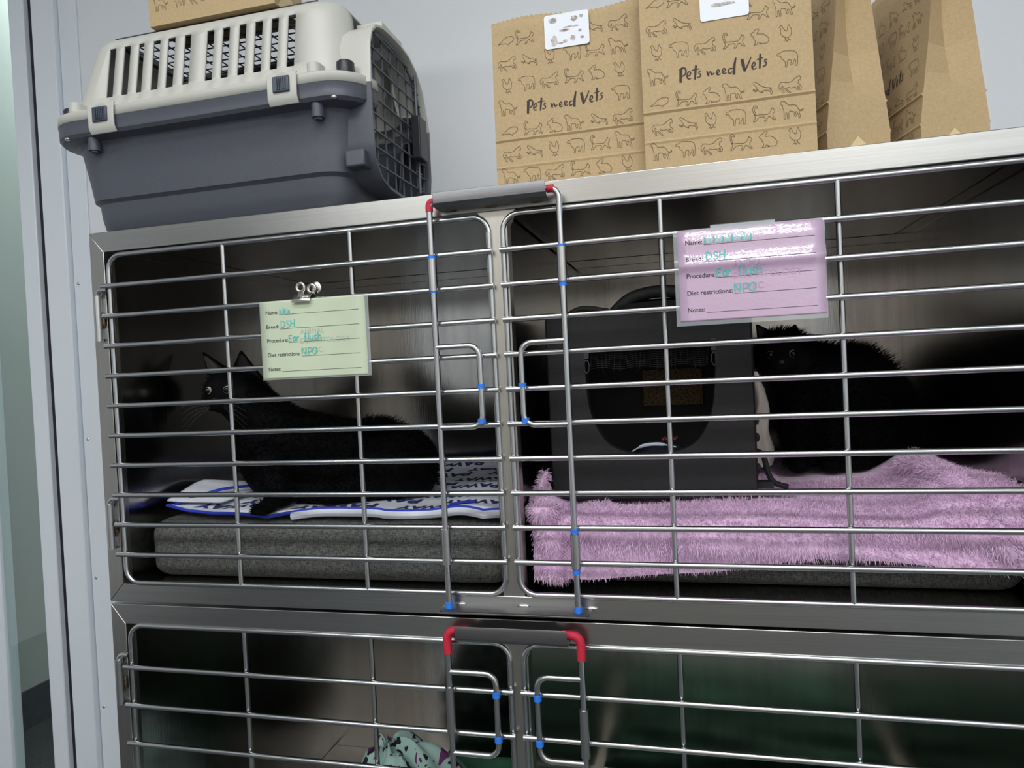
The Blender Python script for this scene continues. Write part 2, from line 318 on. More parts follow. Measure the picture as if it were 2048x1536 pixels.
# ------------------------------------------------------------------ cage units
XW = 1.405; YB = .655
BAR, ROD = .0041, .0044
def cage_unit(z0, z1, label, rows, ring_top, ring_bot, ztop_br, brz, hinge_zs):
    root = empty('animal_cage', (XW/2, .33, z0)); K = []
    a, t = .028, .033; tb = .030
    for poly in (((0, z1), (a, z1-t), (XW-a, z1-t), (XW, z1)), ((0, z0), (XW, z0), (XW-a, z0+tb), (a, z0+tb))):
        K.append(MB().prism(list(poly), 0, .022).build('rail', 'rail', bevel=.0012))
    for poly in (((0.0004, z0+.0004), (a, z0+tb+.0004), (a, z1-t-.0004), (.0004, z1-.0004)), ((XW-.0004, z0+.0004), (XW-.0004, z1-.0004), (XW-a, z1-t-.0004), (XW-a, z0+tb+.0004))):
        K.append(MB().prism(list(poly), 0, .022).build('stile', 'stile', bevel=.0008))
    q = [(.679, z0+tb), (.711, z0+tb), (.711, z1-t-.02), (.718, z1-t-.006), (.724, z1-t), (.666, z1-t), (.672, z1-t-.006), (.679, z1-t-.02)]
    K.append(MB().prism(q, .0005, .0215).build('stile', 'stile', bevel=.0008))
    # sheet metal box: sides, divider, back, floor, ceiling pan with its down-turned flange
    for x0, x1 in ((.006, .0265), (XW-.0265, XW-.006)): K.append(MB().box(x0, x1, .0225, YB, z0+.018, z1-.016).build('side_panel', 'inner'))
    K.append(MB().box(.6865, .7045, .0225, YB, z0+.027, z1-.0165).build('divider_panel', 'inner'))
    K.append(MB().box(.006, XW-.006, YB, YB+.006, z0+.005, z1-.002).build('back_panel', 'inner'))
    K.append(MB().box(.027, XW-.027, .0225, YB, z0+.014, z0+.026).build('floor_panel', 'inner', bevel=.001))
    K.append(MB().box(.0, XW, .0225, YB+.006, z1-.0155, z1).build('ceiling_panel', 'inner', bevel=.001))
    f = MB()
    for x0, x1 in ((.0266, .684), (.7072, XW-.0266)):
        f.box(x0, x1, YB-.0035, YB-.0002, z1-.033, z1-.0157); f.box(x0, x0+.003, .023, YB-.004, z1-.033, z1-.0157); f.box(x1-.003, x1, .023, YB-.004, z1-.033, z1-.0157)
    K.append(f.build('ceiling_flange', 'inner', bevel=.0006))
    # latch brackets
    if ztop_br:
        br = MB(); zl, zh = ztop_br
        br.add(*sheet([(-.0005, zl), (-.026, zl), (-.030, zl+.004), (-.031, zh-.004), (-.030, zh)], .6138, .7742, .0016))
        K.append(br.build('latch_bracket', 'bracket', bevel=.0008))
        for x in (.63, .69, .755): K.append(MB().ball((x, -.001, zl-.001), .004, 2.6, .5, .6).build('weld_bead', 'weld'))
    if brz is not None:
        p = MB(); x0, x1 = .592, .806; hole = .007
        pts = [(x0, 0), (x0, -.026), (x0+.004, -.031), (x1-.004, -.031), (x1, -.026), (x1, 0)]
        p.add([(x, y, brz) for x, y in pts]+[(x, y, brz+.0026) for x, y in pts], [tuple(range(5, -1, -1))[::-1], tuple(range(6, 12))[::-1]]+[(i, (i+1) % 6, (i+1) % 6+6, i+6) for i in range(6)])
        K.append(p.build('latch_plate', 'bracket', bevel=.0005))
        for x in (.606, .700, .797): K.append(MB().ball((x+.008, -.001, brz+.003), .0035, 2.6, .7, .7).build('weld_bead', 'tube'))
    hb = []
    for sx, X in ((1, .0165), (-1, XW-.0165)):
        for hz in hinge_zs:
            h = MB(); h.cyl((X, -.0065, hz-.074), (X, -.0065, hz), .0062, 16); h.box(X+sx*.004 if sx > 0 else X-.0085, X+.0085 if sx > 0 else X-.004, -.003, -.0002, hz-.070, hz-.004)
            hh = h.build('hinge_barrel', 'tube'); K.append(hh)
            w = MB(); w.ball((X+sx*.0075, -.003, hz-.040), .0035, .9, .8, 4.2); ww = w.build('weld_bead', 'weld', hh)
    keep(root, *K)
    for k in K: pass
    # doors
    for side in (0, 1):
        xa, xb = ((.0365, .6845), (.7045, 1.3690))[side]
        d = MB(); d.tube(ring_path(xa, xb, ring_bot, ring_top, .024, 0), BAR, 10, closed=True)
        vb = (.2520, .4695) if side == 0 else (.9215, 1.1400)
        for x in vb: d.cyl((x, 0, ring_bot), (x, 0, ring_top), .0038, 10)
        ends = ((.0275, .6895), (.7010, 1.3780))[side]
        for z in rows: d.cyl((ends[0], -.0080, z), (ends[1], -.0080, z), BAR, 12)
        D = d.build('door', 'wire'); keep(root, D)
        for hz in hinge_zs:
            X = .0165 if side == 0 else XW-.0165
            p = fillet([(xa if side == 0 else xb, -.0062, hz+.009), (X, -.0065, hz+.009), (X, -.0065, hz-.03)], .010)
            MB().tube(p, .0040, 10).build('hinge_pin', 'wire', D)
        # sliding latch rod with its handle loop
        yr = -.0182; xr = (.6035 if side == 0 else .7895) if z0 > -.1 else (.5978 if side == 0 else .7906); sg = 1 if side == 0 else -1
        r = MB()
        if ztop_br:
            zt = (ztop_br[0]+ztop_br[1])/2+.0005 if z0 > -.1 else ztop_br[1]-.010
            xi = .640 if side == 0 else .752
            xt = xr
            bend = [(xi, yr, zt), (xt, yr, zt), (xt, yr, zt-.06), (xt, yr, RODB[z0 > -.1])]
            r.tube(fillet(bend[:2]+[bend[3]], .013), ROD, 12)
        hx = .667 if side == 0 else .7265
        hz1, hz0 = HANDLE[z0 > -.1]
        r.tube(fillet([(xr, yr, hz1), (hx, yr, hz1), (hx, yr, hz0), (xr, yr, hz0)], .016), .0042, 12)
        R_ = r.build('latch_rod', 'wire', D)
        sl = SLEEVES[(z0 > -.1, side)]
        for za, zb in sl:
            MB().cyl((xr, yr, za), (xr, yr, zb), .0066, 16).build('guide_sleeve', 'tube', D)
        for zz, h in TAPES[(z0 > -.1, side)]:
            if isinstance(zz, tuple): MB().cyl((zz[0], yr, zz[1]-h/2), (zz[0], yr, zz[1]+h/2), .0056, 14).build('tape_band', 'tape', D)
            else: MB().cyl((xr, yr, zz-h/2), (xr, yr, zz+h/2), .0054, 14).build('tape_band', 'tape', D)
        if ztop_br:
            rs = MB()
            if z0 > -.1:
                rs.cyl((.6052 if side == 0 else .787-.004, yr, zt), (.6145 if side == 0 else .7735, yr, zt), .0054, 14) if side else rs.tube(fillet([(.6225, yr, zt), (xt, yr, zt), (xt, yr, zt-.014)], .013), .0054, 14)
            else:
                rs.tube(fillet([(.628 if side == 0 else .766, yr, zt), (xt, yr, zt), (xt, yr, zt-.034)], .014), .0062, 14)
            rs.build('red_sleeve', 'red', D)
    tag(root, label, 'cage')
    return root
def sheet(prof, x0, x1, t):
    """bent sheet: profile in (y,z) extruded along x with thickness t"""
    P = [Vector((0, y, z)) for y, z in prof]; Q = []
    for i, p in enumerate(P):
        d = (P[min(i+1, len(P)-1)]-P[max(i-1, 0)]).normalized(); Q.append(p+Vector((0, d.z, -d.y))*(-t))
    n = len(P); loop = P+Q[::-1]; m = len(loop)
    vs = [(x0, p.y, p.z) for p in loop]+[(x1, p.y, p.z) for p in loop]
    fs = [(i, (i+1) % m, (i+1) % m+m, i+m) for i in range(m)]
    fs += [(i, m-1-i, m-2-i, i+1) for i in range(n-1)]+[(i+m, i+1+m, m-2-i+m, m-1-i+m) for i in range(n-1)]
    return vs, fs
RODB = {True: .010, False: -.585}
HANDLE = {True: (.3885, .2745), False: (-.0760, -.1935)}
SLEEVES = {(True, 0): [(.468, .514), (.079, .129)], (True, 1): [(.468, .515), (.077, .124)], (False, 0): [(-.164, -.098), (-.56, -.50)], (False, 1): [(-.184, -.118), (-.56, -.50)]}
TAPES = {(True, 0): [(.5165, .005), (.4665, .002), (.018, .014), ((.667, .331), .006), ((.6655, .282), .007)],
         (True, 1): [(.5165, .003), (.4650, .006), (.1280, .007), (.0725, .006), (.018, .012), ((.7265, .330), .006), ((.7285, .281), .007)],
         (False, 0): [((.667, -.1055), .008), ((.667, -.1690), .008)],
         (False, 1): [((.7265, -.1060), .008), ((.7265, -.1695), .008)]}
upper = cage_unit(0, .61, 'upper stainless steel cage unit with two barred doors, cats inside and bags on top',
                  [.520-.0488*i for i in range(10)], .5705, .0325, (.5845, .6035), .0135, (.505, .163))
lower = cage_unit(-.614, -.004, 'lower stainless steel cage unit under the cats, red sleeves on its latch bracket',
                  [-.1055-.0635*i for i in range(8)], -.0385, -.584, (-.0275, -.0055), None, (-.095, -.46))
struct(MB().box(.05, XW-.05, .05, .6, FZ, -.6145).build('trim_3', 'frame_al', smooth=0))

# ------------------------------------------------------------------ paper bags
PX = 6430.
def shape(name):
    return SH[name]
SH = {
 'cat': [[(820,345),(835,352),(870,347),(910,345),(938,338),(965,300),(968,284),(977,294),(988,298),(990,315),(978,330),(974,355),(985,374),(995,383),(985,388),(965,375),(950,362),(938,362),(925,385),(915,402),(900,402),(911,385),(910,366),(885,366),(860,370),(848,385),(828,406),(811,408),(820,394),(829,380),(827,360),(814,325),(812,295),(820,275),(838,270),(852,284),(848,292),(836,284),(826,294),(826,318),(834,345)]],
 'dog': [[(147,590),(155,575),(180,573),(198,592),(215,604),(255,600),(276,612),(290,638),(310,643),(328,628),(318,648),(294,655),(299,685),(304,704),(290,705),(284,680),(270,660),(262,668),(270,690),(262,701),(253,688),(250,660),(215,657),(208,690),(210,716),(196,720),(196,690),(189,668),(183,690),(183,721),(169,722),(172,690),(169,650),(160,622),(165,608),(150,604)]],
 'horse': [[(153,250),(150,230),(165,205),(185,198),(225,200),(255,190),(280,165),(300,150),(318,140),(325,152),(329,172),(322,178),(314,172),(306,190),(310,214),(325,224),(331,240),(325,260),(311,258),(317,245),(309,234),(300,232),(306,250),(298,264),(284,240),(250,246),(222,242),(214,258),(235,278),(244,290),(228,289),(205,264),(200,252),(186,268),(191,291),(177,292),(174,266),(184,240),(178,226),(170,246),(158,264)]],
 'sheep': [[(347,384),(356,370),(370,371),(386,355),(430,347),(480,347),(505,362),(513,395),(510,440),(505,471),(491,469),(495,432),(488,415),(478,440),(464,466),(450,469),(458,445),(455,425),(430,432),(425,462),(420,486),(408,483),(412,456),(400,430),(384,420),(377,397),(366,391),(350,393)]],
 'rabbit': [[(1045,270),(1050,250),(1068,240),(1080,222),(1105,211),(1112,220),(1100,240),(1096,258),(1122,254),(1152,258),(1180,280),(1190,305),(1180,328),(1160,338),(1130,340),(1110,348),(1122,336),(1100,332),(1090,350),(1064,353),(1076,340),(1078,320),(1066,297),(1061,280)]],
 'hen': [[(1283,178),(1292,164),(1304,165),(1312,186),(1326,205),(1338,210),(1346,190),(1350,166),(1360,155),(1366,175),(1378,190),(1376,215),(1371,245),(1350,264),(1320,262),(1296,245),(1288,220),(1294,197)], [(1320,262),(1327,284),(1310,300)], [(1327,284),(1342,304)], [(1350,264),(1350,282),(1334,297)], [(1350,282),(1370,292)]],
 'bird': [[(160,898),(185,880),(225,840),(260,820),(300,815),(321,824),(320,845),(300,870),(272,886),(266,902),(258,890),(225,886)]],
 'lizard': [[(385,200),(398,196),(406,210),(420,190),(410,168),(394,150),(400,130),(428,144),(456,164),(490,176),(540,180),(520,190),(540,205),(543,222),(532,238),(530,218),(512,202),(484,202),(458,212),(470,222),(440,214),(424,198),(408,216)]],
}
ROWS = [['dog','sheep','horse','cat','rabbit','hen'], ['horse','lizard','hen','sheep','cat','dog'], ['bird','cat','rabbit','dog','lizard','horse'],
        ['dog',None,None,None,None,'sheep'], ['hen','sheep','horse','cat','rabbit','hen'], ['horse','lizard','hen','sheep','cat','dog'], ['bird','cat','rabbit','dog','lizard','horse']]
COLU = [[.100,.245,.400,.572,.727,.877],[.112,.268,.400,.548,.710,.868],[.100,.265,.412,.542,.707,.862],[.097,0,0,0,0,.855],[.095,.231,.386,.556,.705,.852],[.100,.255,.395,.548,.70,.850],[.097,.232,.386,.545,.70,.855]]
def bez(*p): return smooth_path(p, 6)
LETTERS = [  # brush strokes (points in the traced frame, stroke width)
 ([(440,563),(436,610),(431,686)], [26,25,20]), ([(425,574),(448,556),(472,556),(482,578),(476,606),(450,630)], [10,14,13,14,13,8]),
 ([(486,634),(512,618),(522,598),(510,586),(494,604),(489,632),(500,652),(524,646)], [8,9,10,9,11,12,10,5]),
 ([(570,530),(562,592),(556,656)], [18,19,14]), ([(530,576),(562,566),(600,560)], [7,9,6]),
 ([(612,578),(594,586),(592,600),(606,612),(600,630),(574,640)], [9,9,9,11,10,7]),
 ([(660,582),(668,612),(672,628)], [12,15,10]), ([(670,624),(682,592),(692,590),(702,612),(722,596)], [7,9,12,14,6]),
 ([(736,606),(758,594),(766,580),(756,570),(744,584),(744,606),(756,616),(776,604)], [7,9,9,9,11,12,9,5]),
 ([(786,596),(808,582),(816,566),(804,558),(793,572),(794,594),(806,604),(826,594)], [7,9,9,9,11,12,9,5]),
 ([(876,560),(852,562),(840,586),(850,604),(872,588)], [8,10,12,10,8]), ([(908,466),(892,540),(886,614)], [12,22,24]),
 ([(958,480),(966,530),(976,586)], [24,28,16]), ([(974,588),(1004,530),(1034,462)], [12,12,8]),
 ([(1034,552),(1054,542),(1066,522),(1054,508),(1042,526),(1038,550),(1050,568),(1074,558)], [8,9,10,9,11,13,10,5]),
 ([(1110,434),(1106,498),(1100,562)], [16,18,13]), ([(1080,486),(1106,476),(1134,466)], [7,9,5]),
 ([(1164,482),(1146,488),(1144,502),(1156,512),(1150,534),(1126,546)], [9,9,9,11,10,7])]
BW, BH = .2245, .285
def paper_bag(loc, rz, label, lean=.4, h=BH, w=BW, d=.085, sticker=None, tilt=0):
    root = empty('paper_bag', loc, rz); tag(root, label, 'paper bag', 'printed kraft paper bags')
    nU = 61; zs = [0, .006, .046, .049, .052, .0875, .0905, .0935, .12, .16, .20, .24, h-.012, h]
    bump_ = {.049: .0012, .0905: .0024}
    def inset(z): return lean*.052*max(0, (z-.05))/(h-.05)
    rings = []
    for z in zs:
        i = inset(z); bb = bump_.get(z, 0); y0 = i-bb; y1 = d-i+bb; g = .003+(.020*min(1, max(0, z-.09)/.09) if z > .05 else 0)
        wv = lambda u: .0016*math.sin(u*9+z*31)*(z/h)
        ring = []
        for k in range(nU):
            u = k/(nU-1); zz = z+(.0011*(1 if k % 2 else -1)+.003*math.sin(u*7) if z == h else 0)
            ring.append((-w/2+w*u, y0+wv(u), zz))
        ring.append((w/2-g, (y0+y1)/2, z))
        for k in range(nU-1, -1, -6): ring.append((-w/2+w*k/(nU-1), y1, z))
        ring.append((-w/2+g, (y0+y1)/2, z))
        rings.append(ring)
    b = MB(); b.loft(rings, True, False); body = b.build('bag_body', 'kraft', root, smooth=12)
    so = body.modifiers.new('paper', 'SOLIDIFY'); so.thickness = .0005; so.offset = -1
    # folded base triangle on each gusset
    for sx in (-1, 1):
        x = sx*(w/2+.0006); xm = sx*(w/2-.003+.0008)
        MB().add([(x, .008, .0004), (x, d-.004, .0004), (xm, d/2, .043)], [(0, 1, 2)]).build('base_fold', 'kraft2', root, smooth=0)
    def F(u, v):
        z = v; lim = [k for k in bump_ if abs(z-k) < .003]; bb = max([bump_[k]*(1-abs(z-k)/.003) for k in lim], default=0)
        return (-w/2+u, inset(z)-bb+.0016*math.sin(u/w*9+z*31)*(z/h)-.0006, z)
    pr = MB(); s_ = .0000; vis = MB()
    for r, row in enumerate(ROWS):
        for c, nm in enumerate(row):
            if not nm: continue
            pu, pv = COLU[r][c]*w, .0345+.0348*r
            if pv > h-.018: continue
            if sticker and sticker[0]-.006 < pu < sticker[1]+.006 and pv > sticker[2]-.004: continue
            al = np.concatenate([np.array(q, float) for q in SH[nm]]); cx, cy = (al.min(0)+al.max(0))/2
            for q in SH[nm]:
                pts = [((x-cx)/PX+pu, -(y-cy+.148*(x-cx))/PX+pv) for x, y in q]
                cl = len(q) > 6
                ribbon(pr, smooth_path(pts, 3, cl), .00052, F, cl)
    pr.build('animal_print', 'ink', root, smooth=0)
    lt = MB()
    for q, ws in LETTERS:
        pts = smooth_path([((x-95)/PX, .0155+(1455-.148*(x-95)-y)/PX) for x, y in q], 5)
        wl = np.interp(np.linspace(0, 1, len(pts)), np.linspace(0, 1, len(ws)), np.array(ws)/PX)
        ribbon(lt, pts, list(wl), F)
    lt.build('lettering', 'ink2', root, smooth=0)
    if sticker:
        u0, u1, v0, v1, sm = sticker; st = MB(); rr = .004; P = []
        for cx, cz, a0 in ((u1-rr, v1-rr, 0), (u0+rr, v1-rr, 90), (u0+rr, v0+rr, 180), (u1-rr, v0+rr, 270)):
            for k in range(5):
                a = math.radians(a0+22.5*k); P.append((cx+rr*math.cos(a), cz+rr*math.sin(a)))
        yf = min(F(u0, v0)[1], F(u1, v1)[1], F((u0+u1)/2, v1)[1], F(u0, v1)[1], F(u1, v0)[1])-.0012
        st.prism([(x-w/2, z) for x, z in P], yf, yf+.0008); sk = st.build('sticker', 'sticker', root, smooth=30)
        sm_ = MB()
        for (su, sv, rw, rh) in sm:
            n = 11; sm_.add([(-w/2+u0+(u1-u0)*(su+rw*math.cos(6.283*k/n)*random.uniform(.6, 1.1)), yf-.0003, v0+(v1-v0)*(sv+rh*math.sin(6.283*k/n)*random.uniform(.6, 1.1))) for k in range(n)], [tuple(range(n))])
        if sm: sm_.build('faded_print', 'smudge', sk, smooth=0)
    return root
SM = [(.2,.82,.10,.09),(.68,.80,.09,.09),(.84,.84,.05,.05),(.22,.22,.10,.16),(.64,.24,.07,.10),(.80,.42,.05,.04),(.46,.18,.06,.06),(.84,.22,.05,.04),(.36,.13,.06,.03),(.45,.5,.16,.05),(.62,.58,.2,.03)]
paper_bag((.7905, .085, .6105), 0, 'kraft bag with a creased sticker covered in faded print', .15, .272, sticker=(.083, .150, .218, .268, SM))
paper_bag((1.0155, .050, .6105), 0, 'middle kraft bag facing out, its white sticker nearly blank', .15, .285, sticker=(.082, .146, .206, .262, [(.45,.35,.3,.05)]))
def turned(corner, deg, d=.085):
    a = math.radians(deg); o = Vector((corner[0], corner[1], 0)); ex = Vector((math.cos(a), math.sin(a), 0))
    c = o-ex*(BW/2); return (c.x, c.y, .6105), a
l, a = turned((1.1495, .100), -73); paper_bag(l, a, 'kraft bag turned side on, between the sticker bag and the rightmost bag', .55, .300, d=.090)
l, a = turned((1.272, .118), -78); paper_bag(l, a, 'rightmost kraft bag, turned side on with its lettering half hidden', .55, .300, d=.092)

# ------------------------------------------------------------------ pet carrier
def outline(x0, x1, y0, y1, r, xs, nc=7):
    P = [(x, y0) for x in [x0+r]+[min(max(q, x0+r+.0005), x1-r-.0005) for q in xs]+[x1-r]]
    def arc(cx, cy, a0, skip_first=True, skip_last=True):
        return [(cx+r*math.cos(math.radians(a0+90*k/nc)), cy+r*math.sin(math.radians(a0+90*k/nc))) for k in range(1, nc)]
    P += arc(x1-r, y0+r, -90)+[(x1, y0+r), (x1, y1-r)]+arc(x1-r, y1-r, 0)
    P += [(x, y1) for x in [x1-r]+[min(max(q, x0+r+.0005), x1-r-.0005) for q in xs[::-1]]+[x0+r]]
    P += arc(x0+r, y1-r, 90)+[(x0, y1-r), (x0, y0+r)]+arc(x0+r, y0+r, 180)
    return P
SL = [(.0445,.0575),(.0735,.0865),(.1020,.1130),(.1300,.1440),(.1580,.1725),(.1895,.2020),(.2310,.2445),(.2595,.2730),(.2895,.3025),(.3175,.3315),(.3465,.3595),(.3755,.3890)]
xs = [q for s_ in SL for q in s_]
CAR = empty('pet_carrier', (.22, .125, .6105)); ck = []
tag(CAR, 'grey and beige plastic pet carrier with wire door on top of the cages', 'pet carrier')
Y0, Y1 = 0., .265
def ol(z, x0, x1, ins, r, ib=None): return [(x, y, z) for x, y in outline(x0, x1, Y0+ins, Y1-(ins if ib is None else ib), r, xs)]
nf = len(xs)+2
n_out = len(outline(0, 1, 0, 1, .1, xs)); rs = nf+6          # index of the straight right-hand side start
lv = [ol(.6108, .010, .438, .040, .035), ol(.6125, -.002, .448, .030, .04), ol(.622, -.010, .456, .022, .045), ol(.640, -.014, .461, .018, .048), ol(.6600, -.016, .463, .0155, .05),
      ol(.6635, -.019, .467, .0125, .052), ol(.6655, -.022, .469, .010, .052), ol(.700, -.028, .472, .0085, .052), ol(.752, -.040, .476, .006, .053), ol(.758, -.046, .479, .002, .056),
      ol(.763, -.066, .500, -.012, .064), ol(.768, -.070, .504, -.0155, .066), ol(.7885, -.071, .505, -.0165, .067)]
def skr(k, i): return k >= 4 and i == rs
b = MB(); b.loft(lv, True, False, skip=skr); o = b.build('bottom_shell', 'slate', smooth=32); ck.append(o); BOT = o
so = o.modifiers.new('wall', 'SOLIDIFY'); so.thickness = .003; so.offset = -1
ZS0, ZS1 = .8285, .9135
lu = [ol(.7890, -.0715, .5055, -.0170, .067), ol(.8035, -.0705, .5045, -.0160, .066), ol(.8065, -.066, .500, -.012, .064), ol(.8075, -.044, .474, .004, .055), ol(ZS0, -.038, .470, .0065, .054), ol(ZS0+.004, -.037, .4695, .007, .054),
      ol(ZS1-.004, -.012, .460, .0200, .050), ol(ZS1, -.011, .4595, .0205, .050), ol(.922, -.007, .457, .0225, .050), ol(.934, .002, .450, .034, .040, .022), ol(.9405, .012, .432, .052, .026, .027), ol(.9425, .018, .402, .072, .018, .031)]
slot_i = set(1+2*k for k in range(len(SL))); slot_b = set((nf+6+2+6)+1+(len(xs)-2-2*k) for k in range(len(SL)))
nb0 = nf+6+2+6
def skp(k, i):
    if k in (4, 5, 6):
        if i in slot_i: return True
        if nb0 <= i < nb0+nf and (i-nb0) in set(nf-2-j for j in slot_i): return True
    return i == rs and k < 9
b = MB(); b.loft(lu, False, False, skip=skp); TOP = b.build('top_shell', 'beige', smooth=32); ck.append(TOP)
so = TOP.modifiers.new('wall', 'SOLIDIFY'); so.thickness = .0032; so.offset = -1
# roof hatch: wire grid in a raised frame
b = MB()
for x in np.linspace(.024, .40, 17): b.cyl((x, .074, .944), (x, .233, .944), .0013, 6)
for y in np.linspace(.085, .225, 7): b.cyl((.024, y, .945), (.40, y, .945), .0013, 6)
ck.append(b.build('roof_hatch_grid', 'dwire'))
b = MB()
for x0, x1, y0, y1 in ((.016, .404, .064, .074), (.016, .404, .232, .240), (.016, .024, .074, .232), (.396, .404, .074, .232)): b.box(x0, x1, y0, y1, .940, .9545)
ck.append(b.build('roof_hatch_frame', 'black_pl', bevel=.002))
# front frame around the wire door
def arch(ins, x, zsplit=None):
    P = [(.004, .672), (.002, .70), (.000, .785), (.004, .845), (.014, .868), (.030, .882), (.055, .890), (.090, .893), (.125, .893), (.160, .889), (.195, .874), (.220, .848), (.236, .81), (.244, .785), (.242, .70), (.235, .668), (.220, .650), (.195, .638), (.125, .634), (.055, .638), (.025, .648)]
    P = [(-.96522+(y+.96522)*1.023, .35074+(z-.35074)*1.023) for y, z in P]; c = Vector((.146, .774)); out = []
    for y, z in P:
        v = Vector((y, z))-c; l = v.length; v = v*((l-ins)/l)+c; out.append((x, v.x, v.y))
    return out
for nm, mt, sel in (('door_frame_top', 'beige', lambda z: z >= .785), ('door_frame_bottom', 'slate', lambda z: z < .785)):
    A = [arch(.004, .440), arch(.003, .478), arch(0, .500), arch(.001, .5055), arch(.0045, .5055), arch(.006, .502), arch(.007, .440)]
    n = len(A[0]); b = MB()
    # a quad belongs to the top piece when its middle lies above the rim
    fs = []; vs = [p for r in A for p in r]
    for k in range(len(A)-1):
        for i in range(n):
            j = (i+1) % n; mz = (A[k][i][2]+A[k][j][2])/2
            if (mz >= .785) == (nm == 'door_frame_top'): fs.append((k*n+i, k*n+j, (k+1)*n+j, (k+1)*n+i))
    b.add(vs, fs); o = b.build(nm, mt, smooth=50); ck.append(o)
    if nm == 'door_frame_bottom': DFB = o
# neck wall between body and frame, front tab on top of the frame
b = MB(); b.box(.455, .500, .090, .17, .902, .917); ck.append(b.build('top_tab', 'beige', bevel=.002))
b = MB(); b.box(.462, .494, .012, .040, .668, .694); ck.append(b.build('door_foot', 'slate', bevel=.003))
b = MB(); X = .495
pd = [(y, z) for _, y, z in arch(.012, X)]; b.tube([(X, y, z) for y, z in pd], .0022, 8, closed=True)
def spany(y):
    zz = [];
    for (y1, z1), (y2, z2) in zip(pd, pd[1:]+pd[:1]):
        if (y1-y)*(y2-y) <= 0 and abs(y2-y1) > 1e-6: zz.append(z1+(z2-z1)*(y-y1)/(y2-y1))
    return min(zz), max(zz)
def spanz(z):
    yy = []
    for (y1, z1), (y2, z2) in zip(pd, pd[1:]+pd[:1]):
        if (z1-z)*(z2-z) <= 0 and abs(z2-z1) > 1e-6: yy.append(y1+(y2-y1)*(z-z1)/(z2-z1))
    return min(yy), max(yy)
for y in np.linspace(.060, .225, 6): z0, z1 = spany(y); b.cyl((X, y, z0), (X, y, z1), .0017, 7)
for z in np.linspace(.680, .885, 9): y0, y1 = spanz(z); b.cyl((X+.0028, y0, z), (X+.0028, y1, z), .0017, 7)
DW = b.build('wire_door', 'dwire'); ck.append(DW)
b = MB(); b.cyl((X+.006, .221, .672), (X+.006, .221, .885), .0026, 8)
for z in (.684, .71, .835, .852, .872): b.cyl((X+.004, .214, z), (X+.004, .236, z), .0018, 7)
b.build('latch_wire', 'dwire', DW)
MB().box(X+.004, X+.020, .196, .232, .728, .802).build('latch_box', 'black_pl', DW, bevel=.002)
b = MB(); b.box(X-.040, X-.008, .12, .16, .8895, .8897); b.build('paper_label', 'sticker', TOP)
# latches on the rim
for xl in (.034, .3585):
    b = MB(); w_ = .0485
    b.add(*[(lambda V, Fa: ([(v[0], v[1], v[2]) for v in V], Fa))(*sheet([(-.0185, .8105), (-.0215, .806), (-.0225, .79), (-.0225, .772), (-.020, .766), (-.0165, .7615)], xl, xl+w_, .004))][0])
    lt_ = b.build('side_latch', 'beige', bevel=.0012); ck.append(lt_)
    b = MB(); b.box(xl+.011, xl+.0385, -.0258, -.0222, .7785, .8020); sl_ = b.build('slider', 'slider', lt_, bevel=.0015)
    b = MB()
    for k in range(5): b.box(xl+.0185+k*.0033, xl+.0200+k*.0033, -.0275, -.0255, .7815, .7985)
    b.build('grip_rib', 'slider', lt_)
    b = MB(); text_into(b, 'LOCK', xl+.0165, .8050, .015, lambda u, v: (u, -.0222-(v-.8035)*-.35-.0006, v)); b.build('lettering', 'beige', lt_, smooth=0)
for x, y in ((.471, .012), (-.037, .020)):
    b = MB(); n = 24; R_ = [.0125+(.0010 if k % 2 else 0) for k in range(n)]
    ring = lambda z, s_: [(x+R_[k]*s_*math.cos(6.2832*k/n), y+R_[k]*s_*math.sin(6.2832*k/n), z) for k in range(n)]
    b.loft([ring(.805, 1), ring(.8215, 1), ring(.8235, .9)]); ck.append(b.build('knob', 'black_pl', smooth=50))
for x in (.429, .024):
    b = MB(); b.cyl((x, -.001, .742), (x, -.001, .767), .0095, 16); b.cyl((x, -.001, .739), (x, -.001, .744), .0065, 6); ck.append(b.build('bolt', 'slate'))
for x, y in ((.462, -.014), (-.020, -.012)):
    b = MB(); b.ball((x, y+.002, .7645), .0048, 1, .8, .6); ck.append(b.build('screw', 'screw'))
for x in (.428, -.005):
    b = MB(); b.cyl((x, -.004, .804), (x, -.004, .822), .0105, 16); b.box(x-.0105, x+.0105, -.004, .03, .804, .822); ck.append(b.build('bolt_boss', 'beige', bevel=.002))
keep(CAR, *ck)
paper_bag((.2165, .052, .9550), 0, 'kraft bag standing on the roof of the pet carrier, cut off by the frame', .3, .285, .236)

